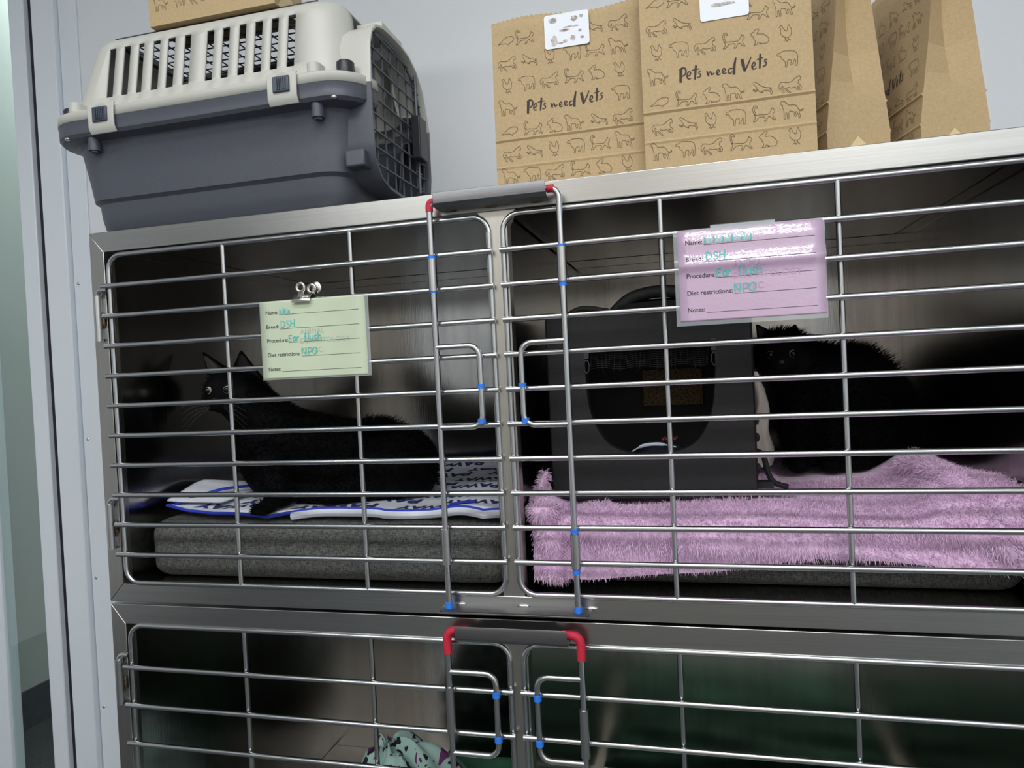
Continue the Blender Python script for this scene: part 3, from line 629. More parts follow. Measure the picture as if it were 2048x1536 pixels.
# ------------------------------------------------------------------ name cards
def card(name, x0, x1, z0, z1, y, mt, faint, label, prof, lines, hand, border):
    root = empty(name, ((x0+x1)/2, y, z0)); tag(root, label, 'name card')
    nz = 60; zs_ = np.linspace(z0, z1, nz)
    cd = MB(); yy = [y+prof(z) for z in zs_]
    fr = [[(x, yy[i], zs_[i]) for x in np.linspace(x0, x1, 12)] for i in range(nz)]
    n = 12; V = [p for r in fr for p in r]; Fc = [(i*n+k, i*n+k+1, (i+1)*n+k+1, (i+1)*n+k) for i in range(nz-1) for k in range(n-1)]
    cd.add(V, Fc); cb = cd.build('card_sheet', mt, smooth=60); so = cb.modifiers.new('t', 'SOLIDIFY'); so.thickness = .0005; so.offset = -1
    B = border; fm = MB(); x0b, x1b, z0b, z1b = x0-B[0], x1+B[1], z0-B[2], z1+B[3]
    zz = np.linspace(z0b, z1b, nz)
    V = [(x, y+prof(z)+.0004, z) for z in zz for x in (x0b, x1b)]
    fm.add(V, [(2*i, 2*i+1, 2*i+3, 2*i+2) for i in range(nz-1)]); fo = fm.build('laminate', 'film', smooth=60)
    F = lambda u, v: (x0+u*(x1-x0), y+prof(z0+v*(z1-z0))-.0003, z0+v*(z1-z0))
    F2 = lambda u, v: (x0+u*(x1-x0), y+prof(z0+v*(z1-z0))-.0005, z0+v*(z1-z0))
    asp = (z1-z0)/(x1-x0)
    tx = MB()
    for txt, u0, v0, wid, l0, l1 in lines:
        G = lambda u, v: F(u, v0+(v-v0)/asp)
        text_into(tx, txt, u0, v0, wid, G, bold=.012)
        ribbon(tx, [(l0, v0-.012), ((l0+l1)/2, v0-.012), (l1, v0-.012)], .0045/asp*.7, F)
    t_ = tx.build('printed_text', 'print', smooth=0)
    ft = MB()
    for txt, u0, v0, wid in (('ANIMAL', .38, .555, .23), ('DERMATOLOGY', .38, .435, .47), ('CLINIC', .38, .310, .21)):
        text_into(ft, txt, u0, v0, wid, lambda u, v: F(u, v0+(v-v0)/asp))
    f_ = ft.build('clinic_name', faint, smooth=0)
    hd = MB(); hp = MB()
    cnt_ = []
    for q, w_, pale in hand: ribbon(hp if pale else hd, smooth_path(q, 4), w_, lambda u, v: (cnt_.append(0), (lambda p: (p[0], p[1]-.0000006*len(cnt_), p[2]))(F2(u, v)))[1])
    h_ = hd.build('handwriting', 'teal', smooth=0); kids = [cb, fo, t_, f_, h_]
    if hp.v: kids.append(hp.build('smeared_writing', 'tealp', smooth=0))
    keep(root, *kids); return root
LN = [('Name:', .055, .835, .120, .185, .940), ('Breed:', .055, .650, .120, .185, .940), ('Procedure:', .055, .470, .205, .262, .940), ('Diet restrictions:', .055, .285, .318, .385, .940), ('Notes:', .055, .100, .120, .185, .940)]
def glyphs(kind):
    H = []
    w = .0085
    def st(u, v, sx, sy, *strokes, ww=w, pale=False):
        for q in strokes: H.append(([(u+a*sx, v+b_*sy) for a, b_ in q], ww, pale))
    D = [(0,0),(.05,.5),(0,1)], [(0,1),(.55,.95),(.9,.55),(.6,.1),(0,0)]
    Sg = [[(.9,.9),(.4,1),(.15,.75),(.5,.5),(.85,.25),(.5,0),(.05,.1)]]
    Hh = [(0,0),(.1,1)], [(.85,0),(.95,1.1)], [(.05,.5),(.9,.55)]
    Nn = [(0,0),(.05,1)], [(.05,1),(.8,0)], [(.8,0),(.9,1)]
    Pp = [(.3,-.25),(.3,1)], [(.3,1),(.9,.85),(.85,.4),(.3,.35)]
    Oo = [[(.5,1),(.1,.7),(.15,.15),(.6,0),(.95,.4),(.85,.9),(.5,1)]]
    bx = .19
    # breed: DSH
    st(bx+.01, .655, .040, .085, *D); st(bx+.06, .655, .036, .085, *Sg); st(bx+.103, .655, .040, .095, *Hh)
    # diet: NPO
    st(.388, .292, .044, .088, *Nn); st(.435, .292, .050, .088, *Pp); st(.488, .292, .046, .088, *Oo)
    # procedure: Ear flush
    E_ = [(.9,1),(.1,1),(.05,.5),(0,0),(.8,0)], [(.05,.55),(.7,.55)]
    a_ = [[(.9,.7),(.4,.75),(.1,.3),(.4,0),(.85,.4),(.9,.7),(1,0)]]
    r_ = [(0,0),(.05,.7)], [(.05,.5),(.5,.75),(.95,.65)]
    f_ = [[(.9,1.05),(.5,1.1),(.4,.5),(.35,-.1)], [(.05,.55),(.8,.6)]]
    l_ = [[(.4,1.1),(.3,0)]]
    u_ = [[(.1,.7),(.15,.15),(.5,0),(.85,.3),(.9,.7)], [(.9,.7),(.95,0)]]
    s_ = [[(.85,.65),(.4,.75),(.2,.5),(.7,.25),(.5,0),(.1,.05)]]
    h_ = [(0,0),(.1,1.1)], [(.05,.4),(.5,.7),(.8,.5),(.85,0)]
    k = .472
    st(.270, k, .034, .075, *E_); st(.306, k, .034, .075, *a_); st(.345, k, .024, .075, *r_)
    st(.415, k, .030, .085, *f_); st(.450, k, .018, .085, *l_); st(.470, k, .036, .085, *u_); st(.512, k, .030, .085, *s_); st(.548, k, .036, .085, *h_)
    # scrubbed out name: smears only
    n = 7 if kind == 'g' else 16
    for i in range(n):
        x = .192+i*(.105/n if kind == 'g' else .34/n); hgt = .085*random.uniform(.4, 1)
        H.append(([(x, .838), (x+.004, .838+hgt*.5), (x+.002, .838+hgt)], .011, i % 3 != 0))
    return H
gc = card('name_card', .3215, .4950, .3560, .4725, -.0145, 'green', 'faint', 'pale green patient card clipped to the left cage door', lambda z: 0, LN, glyphs('g'), (.0012, .0052, .0020, .0008))
def pprof(z):                                      # bows at the hook; ridges shaped to catch glare from the ceiling lamp
    return .0065*math.exp(-((z-.514)/.012)**2)*-.12+.0040*math.exp(-((z-.474)/.008)**2)*-1+.006*max(0, (z-.500)/.02)**2
pc = card('name_card', .9425, 1.1170, .4025, .5195, -.0290, 'pinkc', 'faintp', 'glossy pink patient card on the right cage door', pprof, LN, glyphs('p'), (.0052, .0016, .0056, .0010))
# tab that hooks the pink pocket over its bar
b = MB(); z_ = .5165
b.add(*sheet([(-.0262, .5150), (-.0220, .5235), (-.0140, .5258), (-.0060, .5245), (-.0018, .519)], .984, 1.062, .0006)); o = b.build('hook_tab', 'film'); keep(pc, o)
# bulldog clip
CL = empty('bulldog_clip', (.394, -.018, .474)); tag(CL, 'small nickel bulldog clip holding the green card to a bar', 'clip'); k_ = []
b = MB(); b.add(*sheet([(-.0200, .4680), (-.0195, .4720), (-.0110, .4800), (-.006, .4800), (.0015, .4730), (.0022, .467)], .3790, .4092, .0009)); k_.append(b.build('jaw', 'chrome', bevel=.0003))
for xo, yo, zo, nm in ((.3925, -.0150, .4905, 'lever'), (.4035, -.0020, .4890, 'lever')):
    b = MB(); cyl_ = [(xo+.0062*math.cos(a), yo-.002*math.sin(a)*0, zo+.0062*math.sin(a)) for a in np.linspace(0, 6.2832, 21)[:-1]]
    b.tube(cyl_, .0022, 10, closed=True); b.box(xo-.0045, xo+.0045, yo-.0006, yo+.0006, .4772, zo-.0045); k_.append(b.build(nm, 'chrome', bevel=.0002))
b = MB(); b.ball((.4075, .004, .4905), .0085, 1, .25, 1.15); k_.append(b.build('back_lever', 'chrome'))
keep(CL, *k_)

# ------------------------------------------------------------------ bedding
def cushion(x0, x1, y0, y1, z0, z1, r, label, puff=.006):
    nx, ny = 44, 36; mb = MB(); rings = []
    def rl(ins, z, dz):
        P = []
        for x, y in outline(x0+ins, x1-ins, y0+ins, y1-ins, max(.012, .04-ins), list(np.linspace(x0+.06, x1-.06, 24))):
            P.append((x, y, z+dz*math.sin(x*23)*math.cos(y*17)))
        return P
    for a in np.linspace(-90, 90, 15):
        ins = r*(1-math.cos(math.radians(a))); z = (z0+r+r*math.sin(math.radians(a))) if a < 0 else (z1-r+r*math.sin(math.radians(a)))
        bulge = puff*math.cos(math.radians(a))
        rings.append([(x, y, z) for x, y, z in rl(ins-bulge+puff, z, .0015 if a > 0 else .0)])
    for ins in (.05, .12, .22): rings.append(rl(ins, z1+.002, .003))
    mb.loft(rings); o = mb.build('cage_cushion', 'tweed', smooth=60); tag(o, label, 'cushion'); return o
ML = cushion(.036, .680, .040, .600, .0268, .124, .026, 'thick grey tweed cushion under the white towel in the left cage')
MR = cushion(.720, 1.370, .070, .600, .0268, .112, .026, 'grey tweed cushion under the pink plush blanket in the right cage')
# towel
def towel():
    fx = [.048, .10, .16, .22, .27, .30, .36, .44, .53, .585, .64, .668]; fy = [.085, .068, .060, .054, .050, .055, .066, .062, .074, .062, .054, .064]
    NX, NY = 90, 60; V = []; xs_ = np.linspace(.050, .668, NX)
    def zt(x, y):
        base = .1275 + .003*math.sin(x*23)*math.cos(y*17)*.5
        if y < .066: t = (.066-y)/.026; base = .124-.026+.026*math.sqrt(max(0, 1-min(1, t)**2))+.0040
        wr = .0035*math.sin(x*31+y*9)+.003*math.sin(y*47-x*12)
        rip = .008*math.exp(-((x-.60)/.05)**2)*math.exp(-((y-.07)/.05)**2)+.007*math.exp(-((x-.40)/.10)**2)*math.exp(-((y-.06)/.03)**2)
        left = .016*max(0, (.16-x)/.11)*math.exp(-((y-.2)/.12)**2)
        back = .012*max(0, (y-.42)/.15)
        return base+.0045+max(0, wr)*.8+rip+left+back
    for i in range(NX):
        x = xs_[i]; y0 = np.interp(x, fx, fy)
        for j in range(NY):
            t = j/(NY-1); y = y0+(.585-y0)*t; V.append((x, y, zt(x, y)))
    Fc = [(i*NY+j, (i+1)*NY+j, (i+1)*NY+j+1, i*NY+j+1) for i in range(NX-1) for j in range(NY-1)]
    mb = MB(); mb.add(V, Fc); t = mb.build('towel', 'towel', smooth=60); so = t.modifiers.new('t', 'SOLIDIFY'); so.thickness = .0035; so.offset = 1
    tag(t, 'white towel with blue letters and blue binding under the left cat', 'towel')
    up_ = .0042
    e = [V[i*NY] for i in range(NX)]; e2 = [V[j] for j in range(NY)][::-1]; e3 = [V[(NX-1)*NY+j] for j in range(NY)]; e4 = [V[i*NY+NY-1] for i in range(NX)]
    h = MB()
    for E in (e, e2, e3, e4): h.tube([(x, y, z+.0030) for x, y, z in E], .0028, 7)
    # folded over corners
    h.tube(smooth_path([(.060, .09, zt(.06, .09)+.004), (.085, .11, .152), (.115, .15, .160), (.140, .20, .158), (.150, .27, .155)], 6), .0028, 7)
    h.tube(smooth_path([(.575, .058, zt(.575, .058)+.005), (.585, .085, .146), (.610, .105, .145)], 6), .0026, 7)
    h.build('binding', 'hem', t)
    wr_ = MB(); wr_.tube([(x, y-.0045, z-.0030) for x, y, z in e[38:]], .0062, 8); wr_.build('rolled_edge', 'towel', t)
    tx = MB()
    def P(u, v): return (u, v, zt(u, v)+.0046)
    for r in range(10):
        for c in range(3):
            text_into(tx, 'PAWAY', .10+c*.19+(r % 2)*.06, .085+r*.048, .15 if c < 2 else .12, P, flip=True, bold=.035)
    V_ = [v for v in tx.v]; keepf = [f for f in tx.f if all(.065 < V_[i][0] < .655 and .075 < V_[i][1] < .57 for i in f)]
    tx.f = keepf; tx.build('printed_pattern', 'towelink', t, smooth=0)
    # folded flap at the left end
    fl = MB(); nn = 16; A = []
    for i in range(nn):
        s_ = i/(nn-1); x = .050+.095*s_
        for j in range(8):
            q = j/7; y = .085+.02*s_+q*(.17+.10*s_); A.append((x, y, zt(x, y)+.010+.012*math.sin(q*3.14)*(1-s_)))
    fl.add(A, [(i*8+j, (i+1)*8+j, (i+1)*8+j+1, i*8+j+1) for i in range(nn-1) for j in range(7)])
    f_ = fl.build('folded_flap', 'towel', t, smooth=60); so = f_.modifiers.new('t', 'SOLIDIFY'); so.thickness = .003; so.offset = 1
    return lambda x, y: zt(x, max(y, .05))+.0055
ZT = towel()
# pink blanket
def blanket():
    NX, NV = 110, 84; hx = [.714, .735, .755, .80, .85, .95, 1.02, 1.10, 1.18, 1.266, 1.33, 1.37]; hz = [.046, .044, .050, .049, .053, .060, .068, .082, .082, .073, .068, .064]
    V = []
    for i in range(NX):
        x = .719+(1.372-.719)*i/(NX-1); zh = np.interp(x, hx, hz)
        for j in range(NV):
            s_ = j/(NV-1)
            if s_ < .22:
                t = s_/.22; z = zh+(.128-zh)*t; y = .030+.004*math.sin(t*6.3+x*14)+.003*math.sin(x*37)
                if t > .8: y += .010*((t-.8)/.2)**2
            else:
                t = (s_-.22)/.78; y = .044+.008+(.57-.052)*t if t > .05 else .040+.012*(t/.05); z = .128+.011*min(1, t/.06)
                z += .004*math.sin(x*19+y*11)+.003*math.sin(y*33-x*8)
                z += .042*math.exp(-((x-1.295)/.045)**2-((y-.30)/.10)**2)
                d_ = (x-1.24)*.75-(y-.05)*.25
                z += .024*max(0, min(1, (x-1.225-.12*y)/.03))*math.exp(-((y-.13)/.16)**2)
                z += .026*math.exp(-((x-.724)/.018)**2-((y-.10)/.06)**2)
                z += .014*math.exp(-((x-.745)/.020)**2-((y-.052)/.02)**2)
                z += .016*math.exp(-((x-.815)/.022)**2-((y-.072)/.016)**2)
            if .728 < x < 1.048 and .108 < y < .340: z = min(z, .1405)
            V.append((x, y, z))
    Fc = [(i*NV+j, (i+1)*NV+j, (i+1)*NV+j+1, i*NV+j+1) for i in range(NX-1) for j in range(NV-1)]
    mb = MB(); mb.add(V, Fc)
    # rolled strip at the left front end
    R_ = []
    for k in range(26):
        t = k/25; z = .047+.105*t; r_ = .017+.004*math.sin(t*15)
        R_.append((.7455+.007*math.sin(t*5)-.004*t, .040, z, r_))
    mb.tube([(a, b_, c) for a, b_, c, _ in R_], [q[3] for q in R_], 14)
    R2 = smooth_path([(1.330, .036, .092), (1.318, .034, .105), (1.315, .045, .125), (1.300, .085, .158), (1.285, .15, .176), (1.270, .24, .176)], 6)
    mb.tube(R2, .014, 12)
    R3 = smooth_path([(.724, .070, .150), (.7265, .078, .172), (.732, .086, .194)], 5); mb.tube(R3, list(np.linspace(.011, .004, len(R3))), 10)
    o = mb.build('plush_blanket', 'pink', smooth=60); tag(o, 'pink long pile plush blanket hanging over the right cushion', 'blanket')
    under = lambda c, n: np.where((c[:, 0] > .722) & (c[:, 0] < 1.056) & (c[:, 1] > .104) & (c[:, 1] < .340) & (c[:, 2] < .16), 0., 1.)*np.where((c[:, 0] > 1.09) & (c[:, 0] < 1.34) & (c[:, 1] > .298) & (c[:, 1] < .51), 0., 1.)*np.where((c[:, 0] > 1.0) & (c[:, 0] < 1.10) & (c[:, 1] > .11) & (c[:, 1] < .175), 0., 1.)
    fb = blades(mb.v, mb.f, 85000, mask=under, length=.0100, width=.0009, droop=(.05, -.05, -.8), jitter=.34, along=lambda P: np.stack([.25*np.sin(P[:, 0]*60+P[:, 2]*50), -.15+0*P[:, 0], -.35+0*P[:, 0]], 1))
    fb.v = [(min(max(x, .7058), 1.3775), max(y, .0228 if x < .7128 or x > 1.374 else .0095), max(z, .0272)) for x, y, z in fb.v]
    f = fb.build('pile', 'pinkf', o, smooth=0); tag(f, kind='stuff')
    G = np.array(V).reshape(NX, NV, 3)
    def zb(x, y):
        i = int(np.clip(round((x-.719)/(1.372-.719)*(NX-1)), 0, NX-1)); j = int(np.argmin(np.abs(G[i, 22:, 1]-y)))+22
        return G[i, j, 2]+.004
    return zb
ZB = blanket()

# ------------------------------------------------------------------ soft carrier in the right cage
def soft_carrier():
    x0, x1, y0, y1, z0, z1 = .736, 1.040, .118, .330, .1465, .432
    root = empty('soft_carrier', ((x0+x1)/2, (y0+y1)/2, z0)); tag(root, 'black soft fabric pet carrier with open arched mesh front', 'soft carrier'); K = []
    # hole outline
    H = smooth_path([(.795, .382), (.792, .345), (.795, .292), (.805, .258), (.8235, .2300), (.852, .215), (.8871, .2105), (.922, .214), (.9538, .2264), (.975, .254), (.985, .2852), (.9905, .335), (.9897, .382)], 4)
    H = H+[(.9897-(.9897-.795)*k/8, .382) for k in range(1, 8)]
    c = (.8925, .30)
    def rr(x, z):                                     # project to the rounded outer rectangle
        dx, dz = x-c[0], z-c[1]; t = min(((x1-.004-c[0]) if dx > 0 else (x0+.004-c[0]))/dx if abs(dx) > 1e-6 else 9, ((z1-.004-c[1]) if dz > 0 else (z0+.004-c[1]))/dz if abs(dz) > 1e-6 else 9)
        return c[0]+dx*t, c[1]+dz*t
    A = []
    for x, z in H: A.append(rr(x, z))
    n = len(H); mb = MB()
    # add exact corners by snapping the nearest outer sample
    for cx, cz in ((x0+.004, z0+.004), (x1-.004, z0+.004), (x1-.004, z1-.004), (x0+.004, z1-.004)):
        k = min(range(n), key=lambda q: (A[q][0]-cx)**2+(A[q][1]-cz)**2); A[k] = (cx, cz)
    front = [[(x, y0+.012, z) for x, z in H], [(x, y0, z) for x, z in H], [(x, y0, z) for x, z in A], [(c[0]+(x-c[0])*1.013, y0+.006, c[1]+(z-c[1])*1.013) for x, z in A],
             [(c[0]+(x-c[0])*1.018, (y0+y1)/2, c[1]+(z-c[1])*1.016) for x, z in A], [(c[0]+(x-c[0])*1.012, y1-.006, c[1]+(z-c[1])*1.012) for x, z in A], [(x, y1, z) for x, z in A]]
    mb.loft(front, False, True); K.append(mb.build('body', 'canvas', smooth=50)); so = K[0].modifiers.new('t', 'SOLIDIFY'); so.thickness = .004; so.offset = -1
    b = MB(); b.tube([(x, y0-.0005, z) for x, z in H[:49]], .0016, 6); K.append(b.build('zip', 'zip'))
    for x, z in ((.7975, .375), (.9865, .378)):
        b = MB(); b.box(x-.004, x+.004, y0-.004, y0-.0005, z-.012, z+.006); b.tube([(x+.004*math.cos(a), y0-.003, z-.024+.010*math.sin(a)) for a in np.linspace(0, 6.2832, 15)[:-1]], .0011, 6, closed=True); K.append(b.build('zip_puller', 'zip', bevel=.001))
    # rolled mesh flap, rear mesh window, handle, straps
    b = MB()
    for i in range(24): b.cyl((.802+.0077*i, y0+.016, .379), (.802+.0077*i+.004*math.sin(i), y0+.014, .345+.006*math.cos(i*1.7)), .0005, 5)
    for i in range(10): b.tube([(.802+.0077*k, y0+.015, .347+.0033*i+.002*math.sin(k*.8)) for k in range(24)], .0005, 5)
    K.append(b.build('mesh_flap', 'mesh'))
    b = MB(); b.box(.868, .972, y1-.010, y1-.0075, .275, .340); wn = b.build('mesh_window', MW, bevel=.006); K.append(wn)
    b = MB(); b.add(*sheet([(y0+.03, z1-.002), (y0+.05, z1+.012), (y0+.09, z1+.020), (y0+.13, z1+.012), (y0+.15, z1-.002)], .845, .965, .004)); b.tube(smooth_path([(.835, y0+.055, z1), (.865, y0+.055, z1+.024), (.91, y0+.055, z1+.032), (.955, y0+.055, z1+.024), (.985, y0+.055, z1)], 6), .010, 10); K.append(b.build('handle', 'canvas', smooth=60))
    b = MB(); b.tube(smooth_path([(.762, y0+.03, z1-.002), (.79, y0+.035, z1+.010), (.83, y0+.035, z1+.003)], 5), .006, 8); K.append(b.build('shoulder_strap', 'canvas'))
    b = MB(); b.tube(smooth_path([(1.041, y0+.02, .214), (1.052, y0+.03, .206), (1.058, y0+.03, .180), (1.066, y0+.028, .165), (1.085, y0+.030, .158)], 6), .0042, 8); b.box(1.040, 1.064, y0+.016, y0+.034, .158, .168); K.append(b.build('side_strap', 'canvas'))
    for zq in (.19, .235, .26): K.append(MB().ball((1.043, y0+.01, zq), .005, .7, 1, 1.4).build('side_loop', 'canvas'))
    for cx, sgn in ((x0+.045, 1), (x1-.045, -1)):
        b = MB(); b.tube(smooth_path([(cx-sgn*.043, y0-.001, .205), (cx+sgn*.0, y0-.001, .200), (cx+sgn*.022, y0-.001, .180), (cx+sgn*.024, y0-.001, .150)], 6), .0012, 6); K.append(b.build('corner_seam', 'canvas'))
    keep(root, *K)
    # fleece inside
    mb = MB(); NX, NY = 30, 16; V = []
    for i in range(NX):
        for j in range(NY):
            x = .770+.235*i/(NX-1); y = y0+.018+.165*j/(NY-1); V.append((x, y, .158+.055*math.sin(min(1, (j+2)/7)*1.57)*math.exp(-((x-.90)/.09)**2)+.006*math.sin(x*60+y*40)))
    mb.add(V, [(i*NY+j, (i+1)*NY+j, (i+1)*NY+j+1, i*NY+j+1) for i in range(NX-1) for j in range(NY-1)])
    o = mb.build('fleece', 'navy', smooth=60); so = o.modifiers.new('t', 'SOLIDIFY'); so.thickness = .008; so.offset = -1; tag(o, 'navy fleece with white and red stripes inside the black soft carrier', 'blanket')
    mb = MB(); mb.tube(smooth_path([(.855, y0+.045, .212), (.875, y0+.040, .2225), (.900, y0+.040, .2245), (.925, y0+.045, .219)], 6), [.0012]*5+[.0028]*9+[.0012]*5, 8); mb.build('white_stripe', 'whitef', o)
    mb = MB()
    for k in range(4): mb.tube([(.905+.006*k, y0+.060, .2300), (.908+.006*k, y0+.075, .2310)], .0022, 6)
    mb.build('red_stripe', 'redf', o)
def mesh_window_mat():
    m = mat('backlit_tan_mesh', lin(120, 92, 55), .8); nt = m.node_tree; N = nt.nodes; L = nt.links; b = N['Principled BSDF']  # tan colour paints in the light seen through the rear mesh
    tc = N.new('ShaderNodeTexCoord'); w = N.new('ShaderNodeTexVoronoi'); w.inputs['Scale'].default_value = 420; L.new(tc.outputs['Object'], w.inputs['Vector'])
    cr = N.new('ShaderNodeValToRGB'); e = cr.color_ramp.elements; e[0].position = .30; e[0].color = lin(122, 98, 64); e[1].position = .75; e[1].color = (.02, .016, .012, 1)
    L.new(w.outputs['Distance'], cr.inputs['Fac']); L.new(cr.outputs['Color'], b.inputs['Base Color']); return m
MW = mesh_window_mat()
soft_carrier()

# ------------------------------------------------------------------ cats
def organic(spheres, voxel=.006, smooth_it=8):
    """union of overlapping ellipsoids fused into one continuous skin"""
    mb = MB()
    for c, r, s_ in spheres: mb.ball(c, r, *s_, nu=16, nv=10)
    o = mb.build('tmp', None, smooth=0)
    rm = o.modifiers.new('r', 'REMESH'); rm.mode = 'VOXEL'; rm.voxel_size = voxel
    sm = o.modifiers.new('s', 'SMOOTH'); sm.iterations = smooth_it; sm.factor = .5
    dg = bpy.context.evaluated_depsgraph_get(); me = bpy.data.meshes.new_from_object(o.evaluated_get(dg))
    V = [tuple(v.co) for v in me.vertices]; Fc = [tuple(p.vertices) for p in me.polygons]
    bpy.data.objects.remove(o); bpy.data.meshes.remove(me)
    r = MB(); r.v = V; r.f = Fc; return r
def limb(pts, rad, s_=(1, 1, 1), n=7):
    out = []
    for (p, q), (ra, rb) in zip(zip(pts, pts[1:]), zip(rad, rad[1:])):
        for k in range(n+1):
            t = k/n; out.append((tuple(Vector(p).lerp(Vector(q), t)), ra+(rb-ra)*t, s_))
    return out
def cat(name, sph, head, facing, ears, eye_off, label, fur_n, fur_len, along, voxel=.0055, eye_ring=.86, whisk=True, mask=None, rest=None, tuft=None):
    body = organic(sph, voxel)
    body.v = [(x, y, max(z, rest(x, y)+.0028) if z < .20 else z) for x, y, z in body.v]
    o = body.build('cat', 'fur', smooth=80); tag(o, label, 'cat')
    f = blades(body.v, body.f, fur_n, fur_len, .0009, droop=(.0, 0, -.25), jitter=.22, along=along, along_w=.9, mask=mask)
    f.v = [(x, y, max(z, rest(x, y)+.0022) if z < .20 else z) for x, y, z in f.v]
    if tuft:
        tf = blades(body.v, body.f, 1500, tuft[3], .0012, droop=(.5, 0, -.1), jitter=.25, along=(.5, 0, .5), along_w=.5, mask=lambda c, n: np.exp(-((c[:, 0]-tuft[0])/tuft[1])**2)*(n[:, 2] > .6)*(np.abs(c[:, 1]-tuft[2]) < .05))
        f.add(tf.v, tf.f)
    tag(f.build('fur', 'fur', o, smooth=0), kind='stuff')
    H = Vector(head); fd = Vector(facing).normalized(); sd = Vector((-fd.y, fd.x, 0))
    for base_l, base_r, tip, front in ears:
        e = MB(); A, B_, T_ = Vector(base_l), Vector(base_r), Vector(tip); fr = Vector(front).normalized(); n = 9; vo = []; vi = []
        for i in range(7):
            t = i/6; L_ = A.lerp(T_, t**1.0); R_ = B_.lerp(T_, t**1.15); row = []
            for k in range(n):
                q = k/(n-1); p = L_.lerp(R_, q); w_ = (R_-L_).length; p = p-fr*w_*.42*math.sin(q*math.pi); row.append(p)
            vo.append(row)
        e.add([p for r in vo for p in r], [(i*n+k, i*n+k+1, (i+1)*n+k+1, (i+1)*n+k) for i in range(6) for k in range(n-1)])
        eo = e.build('ear', 'fur', o, smooth=70); so = eo.modifiers.new('t', 'SOLIDIFY'); so.thickness = .0022
        e2 = MB(); vs = []
        for i in range(6):
            for k in range(n): vs.append(vo[i][k].lerp(vo[i][n//2], .18)+fr*.0024)
        e2.add(vs, [(i*n+k, i*n+k+1, (i+1)*n+k+1, (i+1)*n+k) for i in range(5) for k in range(n-1)]); e2.build('inner_ear', 'earin', eo, smooth=70)
    for s_ in (-1, 1):
        ang = math.radians(24)*s_; dv = (fd*math.cos(ang)+sd*math.sin(ang)); c = H+dv*eye_off[0]+Vector((0, 0, eye_off[1]))
        dv = (dv+fd*.7+Vector((.25, -.35, 0))).normalized(); a1 = dv.orthogonal().normalized(); a2 = dv.cross(a1)
        def cap(r, t0, t1, off, n=18, m=5):
            b = MB(); rg = []
            for j in range(m+1):
                t = t0+(t1-t0)*j/m; rg.append([c+dv*(r*math.cos(t)+off)+(a1*math.cos(6.2832*k/n)+a2*math.sin(6.2832*k/n))*r*math.sin(t) for k in range(n)])
            b.loft(rg, False, False); return b
        ey = cap(.0074, .02, 1.5, 0); eo = ey.build('eye', 'iris', o, smooth=80)
        cap(.0078, .01, eye_ring, 0).build('pupil', 'pupil', eo, smooth=80)
    nz = MB(); nz.ball(H+fd*.054+Vector((0, 0, -.014)), .0055, 1, 1, .75); nz.build('nose', 'earin', o)
    if whisk:
        w = MB()
        for s_ in (-1, 1):
            for k in range(5):
                p0 = H+fd*.048+sd*s_*.014+Vector((0, 0, -.020-.002*k)); p1 = p0+sd*s_*.026+fd*.010+Vector((0, 0, .004-.006*k)); p2 = p1+sd*s_*.022+Vector((0, 0, -.008-.004*k))
                w.tube(smooth_path([p0, p1, p2], 4), .0003, 4)
        w.build('whiskers', 'whisk', o)
    return o
H1 = Vector((.112, .192, .337)); fA = Vector((.10, -.995, 0)).normalized()
sphA = limb([(.435, .205, .192), (.37, .205, .200), (.30, .205, .212), (.225, .205, .232)], [.072, .072, .070, .066], (1, .95, 1))
sphA += limb([(.225, .205, .232), (.175, .200, .280), (.130, .198, .322)], [.064, .050, .044])
sphA += limb([(.185, .195, .232), (.205, .19, .195)], [.062, .062])
sphA += [(tuple(H1), .047, (1, 1.0, .94)), (tuple(H1+fA*.028+Vector((0, 0, -.018))), .027, (1, 1, .82)), (tuple(H1+fA*.040+Vector((0, 0, -.022))), .017, (1.15, 1, .8)), (tuple(H1+fA*.012+Vector((-.026, 0, -.016))), .022, (1, 1, 1)), (tuple(H1+fA*.012+Vector((.026, 0, -.016))), .022, (1, 1, 1)), (tuple(H1+Vector((.026, .02, -.01))), .038, (1, 1, 1))]
sphA += [((.430, .160, .190), .060, (1.15, .75, .95)), ((.405, .150, .168), .048, (1.3, .8, .7)), ((.320, .150, .158), .040, (1.6, .9, .7)), ((.36, .20, .165), .062, (2.0, 1.1, .6)), ((.46, .20, .170), .050, (1, 1, .85)), ((.43, .25, .19), .058, (1.1, .7, 1))]
sphA += limb([(.225, .150, .205), (.250, .120, .172), (.274, .092, .1515), (.266, .060, .1430)], [.042, .027, .0175, .0165])
sphA += [((.262, .049, .1410), .0175, (1.15, 1, .75))]
sphA += limb([(.215, .225, .205), (.225, .20, .160), (.225, .16, .150)], [.040, .026, .018])
sphA += limb([(.40, .14, .150), (.345, .122, .1470)], [.026, .0185])
alongA = lambda P: np.stack([np.full(len(P), .75), np.zeros(len(P)), np.full(len(P), -.15)], 1)
cat('cat', sphA, H1, fA, [((.074, .180, .371), (.112, .188, .380), (.0605, .187, .4130), (-.15, -.95, .15)), ((.121, .190, .378), (.176, .210, .352), (.1345, .199, .4125), (.30, -.9, .1))], (.0445, .004),
    'black cat crouching on the white towel in the left cage, looking out', 26000, .0095, alongA, mask=lambda c, n: np.where(np.linalg.norm(c-np.array(H1+fA*.03), axis=1) < .045, .05, 1.)*np.where(n[:, 2] < -.3, 0, 1), rest=ZT, tuft=(.405, .022, .205, .020))
H2 = Vector((1.118, .418, .356)); fB = Vector((-.16, -.985, 0)).normalized()
sphB = limb([(1.246, .44, .235), (1.228, .44, .265), (1.195, .44, .285), (1.155, .435, .315), (1.125, .425, .345)], [.098, .094, .078, .060, .046])
